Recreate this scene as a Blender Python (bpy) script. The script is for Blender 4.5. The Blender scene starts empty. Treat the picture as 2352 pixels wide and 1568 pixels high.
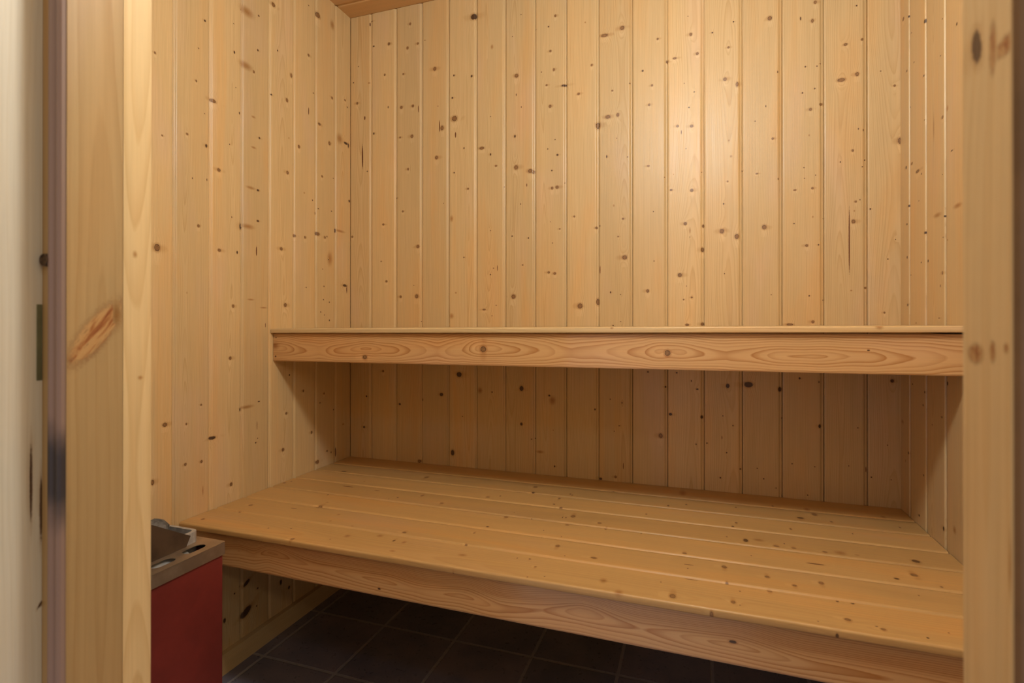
import bpy, math
import numpy as np
from mathutils import Vector, Matrix

# ------------------------------------------------------------------ set-up
SC = bpy.context.scene
COL = SC.collection
Z0 = 0.455                      # lower bench top above the floor
W, D, H = 1.744, 1.29, 2.094    # sauna cabin: width, depth, height
PITCH = 0.105                   # cover width of the panelling

def setp(o, **kw):
    for k, v in kw.items():
        o[k] = v
    return o

def link(o, parent=None):
    COL.objects.link(o)
    if parent is not None:
        o.parent = parent
    return o

def thing(name, label, cat, loc=(0, 0, 0), group=None):
    o = link(bpy.data.objects.new(name, None))
    o.location = loc
    o.empty_display_size = 0.05
    setp(o, label=label, category=cat)
    if group:
        o['group'] = group
    return o

# knots read off the boards: across, along, half-widths (m), kind, turn
K = {}
K["back"] = "0.0920 2.0667 0.0053 0.0030 1;0.0840 2.0567 0.0018 0.0068 2;0.2529 2.0280 0.0042 0.0052 0;0.1648 1.9708 0.0060 0.0060 0;0.1008 1.9729 0.0040 0.0042 1;0.2417 1.9430 0.0050 0.0059 0;0.2837 1.9521 0.0045 0.0048 0;0.3121 1.9586 0.0020 0.0022 1;0.0338 1.9087 0.0022 0.0023 1;0.3512 1.8509 0.0069 0.0076 0;0.1476 1.8609 0.0043 0.0045 0;0.2245 1.8515 0.0038 0.0041 0;0.0135 1.8511 0.0027 0.0027 1;0.0806 1.8405 0.0044 0.0034 3;0.4254 1.8165 0.0032 0.0043 1;0.4924 1.8039 0.0042 0.0053 1;0.4195 1.7391 0.0043 0.0040 1;0.0294 1.7721 0.0049 0.0054 0;0.1615 1.7406 0.0022 0.0053 1;0.2165 1.7326 0.0059 0.0063 0;0.2639 1.7312 0.0054 0.0055 0;0.2859 1.7180 0.0017 0.0132 2;0.3634 1.7177 0.0016 0.0022 1;0.4278 1.6655 0.0118 0.0108 0;0.0621 1.7128 0.0031 0.0069 2;0.3698 1.6463 0.0020 0.0217 2;0.3795 1.6386 0.0072 0.0094 0;0.1011 1.6511 0.0040 0.0053 1;0.2115 1.6243 0.0038 0.0037 0;0.2602 1.6232 0.0063 0.0070 0;0.4318 1.6084 0.0024 0.0100 2;0.0524 1.5696 0.0031 0.0439 2;0.3578 1.5367 0.0069 0.0073 0;0.4638 1.5588 0.0027 0.0043 1;0.5306 1.5517 0.0099 0.0056 0;0.2444 1.5066 0.0042 0.0048 0;0.0729 1.5143 0.0027 0.0027 1;0.4263 1.4775 0.0031 0.0032 1;0.5008 2.0077 0.0130 0.0113 1;0.7894 1.9567 0.0039 0.0048 0;0.6717 1.9829 0.0018 0.0021 1;0.7662 1.9255 0.0028 0.0031 1;0.7228 1.9240 0.0022 0.0028 1;0.6415 1.9147 0.0018 0.0021 1;0.5677 1.8924 0.0046 0.0078 3;0.7732 1.8443 0.0042 0.0044 0;1.0055 1.8785 0.0077 0.0078 0;0.9498 1.8647 0.0125 0.0059 0;0.8881 1.9173 0.0027 0.0027 3;0.7845 1.7814 0.0039 0.0055 0;0.9092 1.7772 0.0037 0.0043 0;0.7421 1.7800 0.0021 0.0021 1;0.6559 1.7809 0.0074 0.0077 0;0.7598 1.7341 0.0039 0.0034 0;0.8190 1.7249 0.0104 0.0041 1;0.8664 1.6912 0.0048 0.0047 0;0.6544 1.7172 0.0011 0.0049 1;0.7718 1.6634 0.0056 0.0058 0;0.6728 1.6740 0.0018 0.0028 1;0.9747 1.6860 0.0029 0.0030 0;0.9292 1.5813 0.0086 0.0113 0;0.9606 1.6049 0.0092 0.0066 0;0.9915 1.6073 0.0052 0.0066 0;0.5625 1.6558 0.0019 0.0018 1;0.6500 1.5788 0.0037 0.0056 1;0.9883 1.5343 0.0016 0.0020 1;0.7887 1.5522 0.0018 0.0020 1;0.7641 1.5242 0.0021 0.0027 1;0.7964 1.5014 0.0042 0.0041 1;0.5625 1.5270 0.0034 0.0050 1;0.9569 1.4797 0.0026 0.0059 1;1.2014 1.8786 0.0015 0.0016 1;1.3285 1.8387 0.0026 0.0028 1;1.2097 1.8224 0.0048 0.0057 0;1.2703 1.8168 0.0032 0.0025 1;1.1129 1.8256 0.0037 0.0038 0;1.2278 1.7614 0.0047 0.0050 0;1.3148 1.7656 0.0034 0.0037 0;1.1628 1.7577 0.0061 0.0038 0;1.1409 1.7517 0.0043 0.0051 0;1.0679 1.7342 0.0035 0.0039 1;1.3053 1.6732 0.0057 0.0062 0;1.3383 1.6531 0.0045 0.0080 0;1.0961 1.6849 0.0037 0.0039 0;1.0289 1.7011 0.0019 0.0029 1;1.1908 1.6776 0.0012 0.0019 1;1.2191 1.6478 0.0021 0.0025 1;1.0873 1.6264 0.0037 0.0042 0;1.2042 1.6030 0.0024 0.0025 1;1.1712 1.5507 0.0042 0.0044 0;1.2119 1.5459 0.0054 0.0050 0;1.3866 1.5392 0.0019 0.0021 1;1.1820 1.5305 0.0012 0.0063 2;1.1955 1.4795 0.0012 0.0019 1;1.3155 1.4911 0.0028 0.0031 3;1.3217 1.4438 0.0034 0.0037 3;1.4149 1.5788 0.0016 0.0042 1;1.0224 1.4718 0.0016 0.0029 1;1.5413 1.8546 0.0047 0.0053 0;1.6422 1.8257 0.0022 0.0026 1;1.7452 1.8098 0.0014 0.0020 1;1.4255 1.8312 0.0065 0.0072 0;1.5343 1.8037 0.0039 0.0059 0;1.5047 1.8156 0.0021 0.0065 1;1.6550 1.7306 0.0032 0.0040 0;1.6157 1.7233 0.0055 0.0040 0;1.5164 1.6773 0.0026 0.0027 1;1.5456 1.6743 0.0021 0.0020 1;1.5541 1.6802 0.0021 0.0018 1;1.4460 1.6733 0.0013 0.0042 1;1.6988 1.6370 0.0015 0.0020 1;1.6433 1.6370 0.0055 0.0063 0;1.6050 1.6266 0.0111 0.0058 0;1.7307 1.5928 0.0029 0.0034 0;1.5401 1.6121 0.0021 0.0026 1;1.5093 1.6041 0.0026 0.0029 1;1.5294 1.5549 0.0042 0.0050 0;1.5553 1.5661 0.0046 0.0041 0;1.6458 1.4863 0.0015 0.0029 1;1.6577 1.4817 0.0010 0.0040 1;1.4328 1.4832 0.0038 0.0036 0;1.6324 1.4281 0.0030 0.0040 0;1.7429 1.4432 0.0062 0.0095 0;1.6028 1.3995 0.0020 0.0026 1;1.6615 1.3997 0.0017 0.0020 1;1.5259 1.4825 0.0021 0.0029 3;0.2448 1.5060 0.0038 0.0045 0;0.4266 1.4771 0.0032 0.0033 1;0.4792 1.4168 0.0039 0.0040 0;0.3857 1.3732 0.0016 0.0015 1;0.1978 1.4058 0.0030 0.0038 1;0.2227 1.3561 0.0038 0.0038 0;0.1417 1.3136 0.0048 0.0042 0;0.0084 1.2756 0.0046 0.0043 0;0.2845 1.2265 0.0071 0.0067 0;0.1325 1.1790 0.0026 0.0031 1;0.4636 1.1803 0.0028 0.0032 1;0.1554 1.1052 0.0048 0.0046 0;0.2682 1.0881 0.0017 0.0015 1;0.2143 1.0480 0.0051 0.0053 0;0.2792 1.0488 0.0075 0.0082 0;0.4167 1.3175 0.0064 0.0109 3;0.4168 0.9775 0.0080 0.0095 3;0.5393 0.9990 0.0061 0.0032 0;0.2976 0.9587 0.0017 0.0019 1;0.4331 1.0583 0.0032 0.0036 3;0.5822 1.4862 0.0045 0.0035 0;0.6541 1.4741 0.0081 0.0084 0;0.7040 1.4576 0.0087 0.0076 0;0.7141 1.4532 0.0058 0.0062 0;0.7778 1.4522 0.0028 0.0034 1;0.6111 1.4128 0.0015 0.0018 1;0.6917 1.4116 0.0015 0.0055 2;0.7953 1.3962 0.0063 0.0061 0;0.7789 1.3945 0.0046 0.0055 0;0.8207 1.4083 0.0014 0.0014 1;0.6699 1.3502 0.0018 0.0028 1;0.8527 1.2970 0.0031 0.0034 0;0.9241 1.2562 0.0047 0.0043 0;0.9351 1.2615 0.0017 0.0033 1;0.5621 1.2672 0.0023 0.0018 1;0.6401 1.2446 0.0030 0.0028 1;0.6975 1.2354 0.0029 0.0031 1;0.7725 1.2844 0.0014 0.0017 1;0.8044 1.2594 0.0031 0.0027 0;0.7795 1.2148 0.0018 0.0020 1;1.0076 1.2801 0.0035 0.0033 0;0.9924 1.2247 0.0026 0.0026 0;0.6776 1.1465 0.0029 0.0024 1;0.5875 1.1391 0.0011 0.0099 2;0.5739 1.1395 0.0019 0.0021 1;0.5618 1.1179 0.0027 0.0028 1;0.7672 1.1191 0.0049 0.0041 0;0.7876 1.1150 0.0049 0.0048 0;1.0127 1.1585 0.0084 0.0078 0;0.9357 1.1225 0.0013 0.0132 2;0.6449 1.0418 0.0081 0.0084 0;0.5830 1.0131 0.0019 0.0018 1;0.5679 0.9776 0.0019 0.0018 1;0.8713 1.0080 0.0092 0.0100 0;0.9284 1.0200 0.0060 0.0113 0;0.9686 1.0501 0.0026 0.0039 1;0.9995 1.0427 0.0016 0.0016 1;1.0007 0.9577 0.0016 0.0020 1;0.9767 0.9456 0.0029 0.0026 1;0.9791 1.3229 0.0026 0.0039 3;1.0851 1.4379 0.0044 0.0032 0;1.1523 1.3585 0.0043 0.0035 0;1.2118 1.3524 0.0053 0.0056 0;1.1596 1.4051 0.0012 0.0025 3;1.2399 1.4047 0.0012 0.0016 1;1.1334 1.3989 0.0012 0.0013 1;1.3123 1.3705 0.0023 0.0028 0;1.3519 1.3990 0.0017 0.0024 1;1.3909 1.3861 0.0036 0.0024 0;1.0997 1.2961 0.0016 0.0022 1;1.3011 1.3052 0.0023 0.0028 1;1.1933 1.2532 0.0054 0.0053 0;1.2442 1.2433 0.0035 0.0056 0;1.2064 1.2120 0.0015 0.0016 1;1.2965 1.2248 0.0069 0.0080 0;1.3372 1.2067 0.0068 0.0086 0;1.4103 1.2299 0.0066 0.0078 0;1.2424 1.1724 0.0053 0.0081 0;1.1018 1.1437 0.0016 0.0026 1;1.1773 1.0983 0.0072 0.0069 0;1.3035 1.0989 0.0014 0.0018 1;1.0830 1.0521 0.0053 0.0058 0;1.1968 1.0647 0.0012 0.0013 1;1.2117 1.0302 0.0033 0.0031 0;1.1884 1.0240 0.0024 0.0025 0;1.1982 0.9475 0.0060 0.0044 0;1.2423 0.9500 0.0053 0.0056 0;1.2067 1.2314 0.0024 0.0094 3;1.5128 1.3924 0.0016 0.0021 1;1.6551 1.3813 0.0020 0.0020 1;1.5417 1.3686 0.0013 0.0015 1;1.5140 1.3622 0.0016 0.0018 1;1.4468 1.3664 0.0013 0.0042 1;1.4898 1.3309 0.0045 0.0027 0;1.5339 1.3324 0.0034 0.0038 0;1.6397 1.2870 0.0030 0.0034 0;1.6496 1.2914 0.0012 0.0023 1;1.6239 1.1807 0.0017 0.0891 2;1.6362 1.2618 0.0020 0.0029 3;1.6339 1.2324 0.0055 0.0063 0;1.6739 1.2643 0.0024 0.0028 1;1.5348 1.2517 0.0021 0.0029 3;1.5609 1.2459 0.0015 0.0017 1;1.4876 1.2358 0.0021 0.0024 1;1.5196 1.1718 0.0044 0.0044 0;1.5490 1.1725 0.0023 0.0026 1;1.7146 1.1260 0.0019 0.0023 1;1.7326 1.1781 0.0010 0.0011 1;1.6621 1.0494 0.0032 0.0034 0;1.6285 1.0427 0.0025 0.0020 3;1.5255 1.0300 0.0021 0.0029 1;1.4284 1.0346 0.0014 0.0015 1;1.5602 1.0172 0.0015 0.0017 1;1.7066 0.9814 0.0024 0.0031 0;1.4765 0.9490 0.0101 0.0039 0;1.5348 0.9567 0.0042 0.0047 0;0.1415 0.7775 0.0047 0.0046 0;0.4458 0.7743 0.0106 0.0101 1;0.0705 0.6824 0.0039 0.0036 1;-0.0130 0.7040 0.0049 0.0052 1;0.2110 0.6601 0.0049 0.0050 1;0.3778 0.7022 0.0076 0.0066 1;0.3045 0.6805 0.0019 0.0059 1;0.0601 0.5678 0.0051 0.0051 1;0.4577 0.6299 0.0021 0.0022 1;0.4208 0.5013 0.0075 0.0111 1;0.2901 0.4608 0.0070 0.0064 0;0.5239 0.7221 0.0087 0.0105 3;0.6734 0.7352 0.0076 0.0093 1;0.5684 0.7186 0.0023 0.0037 1;0.6729 0.6165 0.0052 0.0065 1;0.7798 0.7000 0.0105 0.0140 3;0.7693 0.7148 0.0047 0.0051 1;0.7081 0.5687 0.0024 0.0021 1;0.7207 0.5714 0.0024 0.0021 1;0.7375 0.5290 0.0128 0.0046 3;0.7871 0.4855 0.0031 0.0036 1;0.9194 0.6781 0.0027 0.0040 1;0.9674 0.7130 0.0020 0.0022 1;0.9956 0.6309 0.0024 0.0024 1;0.9800 0.6128 0.0017 0.0020 1;0.9846 0.4696 0.0041 0.0044 0;0.9374 0.4596 0.0059 0.0049 1;0.7824 0.6031 0.0018 0.0018 3;1.0045 0.7033 0.0019 0.0034 1;1.1355 0.7582 0.0032 0.0031 1;1.2274 0.7548 0.0042 0.0032 1;1.2103 0.7791 0.0017 0.0035 1;1.3120 0.7680 0.0055 0.0074 1;1.3684 0.7740 0.0134 0.0092 1;1.1501 0.6756 0.0063 0.0051 1;1.2398 0.6721 0.0047 0.0065 1;1.2989 0.6789 0.0016 0.0025 1;1.3263 0.6521 0.0020 0.0029 1;1.1215 0.6083 0.0069 0.0082 0;1.2240 0.5898 0.0019 0.0030 1;1.2543 0.5955 0.0023 0.0027 1;1.2964 0.6148 0.0007 0.0054 2;1.3092 0.5711 0.0021 0.0025 1;1.3465 0.5258 0.0031 0.0027 1;1.3912 0.5324 0.0018 0.0019 1;1.2919 0.4958 0.0028 0.0030 1;1.1684 0.8024 0.0029 0.0030 1;1.0836 0.8024 0.0025 0.0036 1;1.0082 0.5057 0.0010 0.0104 2;1.4507 0.7633 0.0054 0.0076 1;1.5014 0.7966 0.0031 0.0037 1;1.5498 0.7879 0.0014 0.0037 1;1.7241 0.7972 0.0056 0.0061 1;1.5513 0.6642 0.0040 0.0069 1;1.4565 0.6807 0.0015 0.0032 1;1.6440 0.6656 0.0016 0.0021 1;1.7137 0.6232 0.0015 0.0018 1;1.4820 0.5534 0.0019 0.0021 1;1.5395 0.5498 0.0014 0.0021 1;1.6223 0.5594 0.0014 0.0021 1;1.6757 0.5332 0.0020 0.0023 1;1.7216 0.5306 0.0015 0.0018 1;1.6637 0.5522 0.0007 0.0077 2;1.5211 0.4685 0.0019 0.0021 1;1.4087 0.5036 0.0020 0.0025 1;1.4407 0.4801 0.0017 0.0022 1"
K["left"] = "-0.7672 1.5996 0.0025 0.0035 0;-0.6293 1.7498 0.0034 0.0038 1;-0.6479 1.6680 0.0016 0.0023 1;-0.6550 1.5802 0.0029 0.0035 0;-0.5340 1.7123 0.0034 0.0050 1;-0.5368 1.7913 0.0015 0.0019 1;-0.6043 1.5485 0.0105 0.0054 0;-0.6300 1.5047 0.0013 0.0018 1;-0.5289 1.6153 0.0015 0.0019 1;-0.5164 1.5480 0.0023 0.0044 1;-0.5102 1.8466 0.0047 0.0032 0;-0.4902 1.8503 0.0242 0.0133 3;-0.4654 1.6882 0.0058 0.0046 0;-0.6814 1.4337 0.0035 0.0034 0;-0.7488 1.4077 0.0023 0.0027 0;-0.6248 1.4214 0.0041 0.0059 1;-0.5499 1.4489 0.0019 0.0025 1;-0.5853 1.3680 0.0064 0.0054 0;-0.4940 1.6931 0.0241 0.0109 3;-0.3875 1.9278 0.0082 0.0075 0;-0.4456 1.8623 0.0034 0.0033 1;-0.2299 2.0141 0.0027 0.0022 1;-0.1837 2.0069 0.0114 0.0107 0;-0.1068 2.0135 0.0111 0.0158 3;-0.3703 1.7958 0.0028 0.0038 1;-0.4489 1.7589 0.0034 0.0039 1;-0.2302 1.8475 0.0049 0.0052 0;-0.3106 1.7444 0.0045 0.0078 0;-0.3297 1.6580 0.0058 0.0067 0;-0.3953 1.6491 0.0036 0.0034 1;-0.2065 1.7305 0.0028 0.0030 1;-0.2294 1.6610 0.0022 0.0123 2;-0.1077 1.7532 0.0055 0.0055 0;-0.0338 1.7743 0.0046 0.0037 0;-0.0198 1.7538 0.0033 0.0033 1;-0.1758 1.6367 0.0075 0.0053 0;-0.1221 1.5873 0.0067 0.0078 0;-0.2753 1.5278 0.0062 0.0062 0;-0.3212 1.5408 0.0025 0.0035 3;-0.4426 1.5012 0.0043 0.0040 1;-0.4654 1.5555 0.0075 0.0033 3;-0.0283 1.6170 0.0133 0.0049 1;-0.0642 1.6218 0.0167 0.0182 3;-0.0136 1.6134 0.0040 0.0091 1;-0.3017 1.4625 0.0020 0.0093 2;-0.4644 1.4664 0.0092 0.0033 3;-0.6660 1.3251 0.0013 0.0029 1;-0.6230 1.3320 0.0014 0.0041 1;-0.6482 1.2056 0.0043 0.0046 0;-0.7611 1.1342 0.0084 0.0107 0;-0.5425 1.2482 0.0019 0.0022 1;-0.5836 1.1506 0.0061 0.0048 0;-0.5236 1.1524 0.0035 0.0053 1;-0.5113 1.2275 0.0055 0.0107 1;-0.4853 1.2319 0.0223 0.0071 3;-0.6814 1.0298 0.0013 0.0028 3;-0.5376 1.0003 0.0046 0.0053 0;-0.4753 1.3461 0.0164 0.0045 3;-0.4748 1.0212 0.0123 0.0026 3;-0.3269 1.4295 0.0059 0.0063 0;-0.4483 1.3454 0.0059 0.0039 1;-0.1612 1.4604 0.0047 0.0042 0;-0.1012 1.4692 0.0025 0.0024 1;-0.2500 1.3831 0.0037 0.0033 3;-0.2099 1.3672 0.0028 0.0030 1;-0.1806 1.3449 0.0029 0.0030 1;-0.1109 1.3500 0.0031 0.0024 1;-0.1948 1.3262 0.0028 0.0060 1;-0.4482 1.2542 0.0059 0.0039 1;-0.2954 1.2344 0.0071 0.0050 0;-0.2466 1.2367 0.0043 0.0048 0;-0.1845 1.2579 0.0125 0.0068 0;-0.1457 1.2516 0.0053 0.0050 0;-0.1350 1.2560 0.0030 0.0039 1;-0.0885 1.2850 0.0056 0.0080 1;-0.0638 1.2870 0.0289 0.0048 3;-0.0080 1.4080 0.0061 0.0058 1;-0.3540 1.1844 0.0066 0.0059 0;-0.1198 1.1798 0.0133 0.0235 3;-0.1253 1.1768 0.0036 0.0035 1;-0.1579 1.1400 0.0023 0.0023 1;-0.2406 1.0713 0.0027 0.0026 1;-0.1508 1.0808 0.0029 0.0031 1;-0.1536 1.0343 0.0029 0.0027 1;-0.1215 1.0266 0.0030 0.0027 1;-0.1681 0.9912 0.0029 0.0027 1;-0.1483 0.9812 0.0024 0.0019 1;-0.1214 0.9627 0.0030 0.0039 1;-0.3361 1.0096 0.0072 0.0070 0;-0.0343 1.0912 0.0132 0.0049 1;-0.0224 1.0797 0.0027 0.0165 2;-0.4255 0.9988 0.0131 0.0023 3;-0.4189 0.9465 0.0013 0.0067 2;-0.4536 1.1648 0.0021 0.0147 2;-0.5472 0.8553 0.0053 0.0056 0;-0.6393 0.7393 0.0027 0.0029 0;-0.7406 0.7051 0.0072 0.0060 0;-0.6825 0.6967 0.0025 0.0031 0;-0.6048 0.6455 0.0118 0.0048 1;-0.6849 0.5947 0.0038 0.0042 0;-0.6381 0.5906 0.0040 0.0041 0;-0.7720 0.5733 0.0050 0.0074 0;-0.5437 0.5043 0.0053 0.0059 0;-0.6340 0.5133 0.0020 0.0128 3;-0.5117 0.7074 0.0047 0.0069 1;-0.4887 0.7113 0.0242 0.0051 3;-0.3173 0.7878 0.0033 0.0035 1;-0.2536 0.7294 0.0039 0.0048 0;-0.1496 0.7081 0.0039 0.0038 0;-0.1712 0.6786 0.0033 0.0028 1;-0.0988 0.6443 0.0026 0.0029 1;-0.3316 0.6679 0.0048 0.0046 0;-0.2134 0.5852 0.0050 0.0056 0;-0.3454 0.5563 0.0059 0.0063 0;-0.1837 0.4784 0.0084 0.0075 0;-0.1337 0.5047 0.0035 0.0039 1;-0.1118 0.4952 0.0025 0.0039 1;-0.0847 0.4897 0.0016 0.0165 2;-0.0425 0.5826 0.0065 0.0034 3;-0.4435 0.7209 0.0049 0.0024 1;-0.4486 0.6129 0.0017 0.0024 1;-0.4555 0.6016 0.0031 0.0030 1;-0.4504 0.6511 0.0010 0.0135 2;-0.4886 0.2054 0.0143 0.0065 1 -0.50;-0.5114 0.2060 0.0029 0.0046 1;-0.4475 0.1706 0.0035 0.0034 1;-0.5316 0.1949 0.0032 0.0033 1;-0.4906 0.1230 0.0235 0.0120 1 -0.50;-0.3188 0.1131 0.0051 0.0066 1;-0.3540 0.1458 0.0049 0.0087 1;-0.5648 0.1368 0.0046 0.0070 1;-0.4519 0.1204 0.0026 0.0027 1"
K["right"] = "-0.0215 1.7583 0.0065 0.0053 0;-0.0578 1.7452 0.0038 0.0034 1;-0.1619 1.6776 0.0053 0.0059 1;-0.0788 1.6927 0.0030 0.0017 1;-0.0955 1.6099 0.0029 0.0022 1;-0.2603 1.6307 0.0029 0.0017 1;-0.3303 1.5826 0.0036 0.0042 1;-0.2748 1.5637 0.0022 0.0020 1;-0.2502 1.5532 0.0029 0.0020 1;-0.0464 1.6099 0.0039 0.0035 1;-0.1568 1.5490 0.0040 0.0032 1;-0.1712 1.5101 0.0039 0.0042 1;-0.0706 1.5060 0.0030 0.0023 1;-0.1604 1.4411 0.0027 0.0016 1;-0.2848 1.4220 0.0049 0.0063 3;-0.2601 1.4115 0.0051 0.0040 0;-0.3060 1.3232 0.0064 0.0019 1;-0.0798 1.3590 0.0060 0.0040 0;-0.0408 1.3595 0.0055 0.0052 1;-0.1168 1.3293 0.0120 0.0044 0;-0.1404 1.3167 0.0034 0.0027 1;-0.2133 1.4041 0.0031 0.0308 3;-0.0585 1.2555 0.0044 0.0038 1;-0.1247 1.2543 0.0027 0.0016 1;-0.2593 1.2841 0.0022 0.0014 1;-0.2330 1.1985 0.0204 0.0053 3;-0.2687 1.1898 0.0027 0.0033 1;-0.3322 1.1996 0.0193 0.0053 3;-0.0459 1.2105 0.0044 0.0033 1;-0.1613 1.1698 0.0044 0.0041 1;-0.0470 1.1240 0.0044 0.0044 1;-0.1392 1.1010 0.0033 0.0023 1;-0.1809 1.1000 0.0043 0.0040 1;-0.2621 1.1437 0.0022 0.0012 1;-0.2586 1.0647 0.0038 0.0042 0;-0.2475 1.0367 0.0022 0.0038 1;-0.0510 1.0003 0.0044 0.0044 1;-0.0730 1.0759 0.0021 0.0019 1;-0.2406 0.9643 0.0050 0.0014 0;-0.1061 0.9532 0.0048 0.0024 3;-0.2844 1.1345 0.0036 0.0023 3;-0.0118 0.6905 0.0090 0.0050 3;-0.0816 0.7980 0.0038 0.0022 1;-0.1591 0.7871 0.0034 0.0041 1;-0.1494 0.7543 0.0034 0.0032 1;-0.2834 0.8211 0.0047 0.0054 1;-0.2545 0.7425 0.0034 0.0030 1;-0.0540 0.6172 0.0039 0.0044 1;-0.0326 0.5913 0.0034 0.0035 3;-0.1522 0.5856 0.0029 0.0032 1;-0.1245 0.4792 0.0047 0.0033 1;-0.2026 0.7164 0.0021 0.0011 1;-0.2630 0.4968 0.0051 0.0062 1;-0.3159 0.5130 0.0078 0.0083 3"
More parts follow.
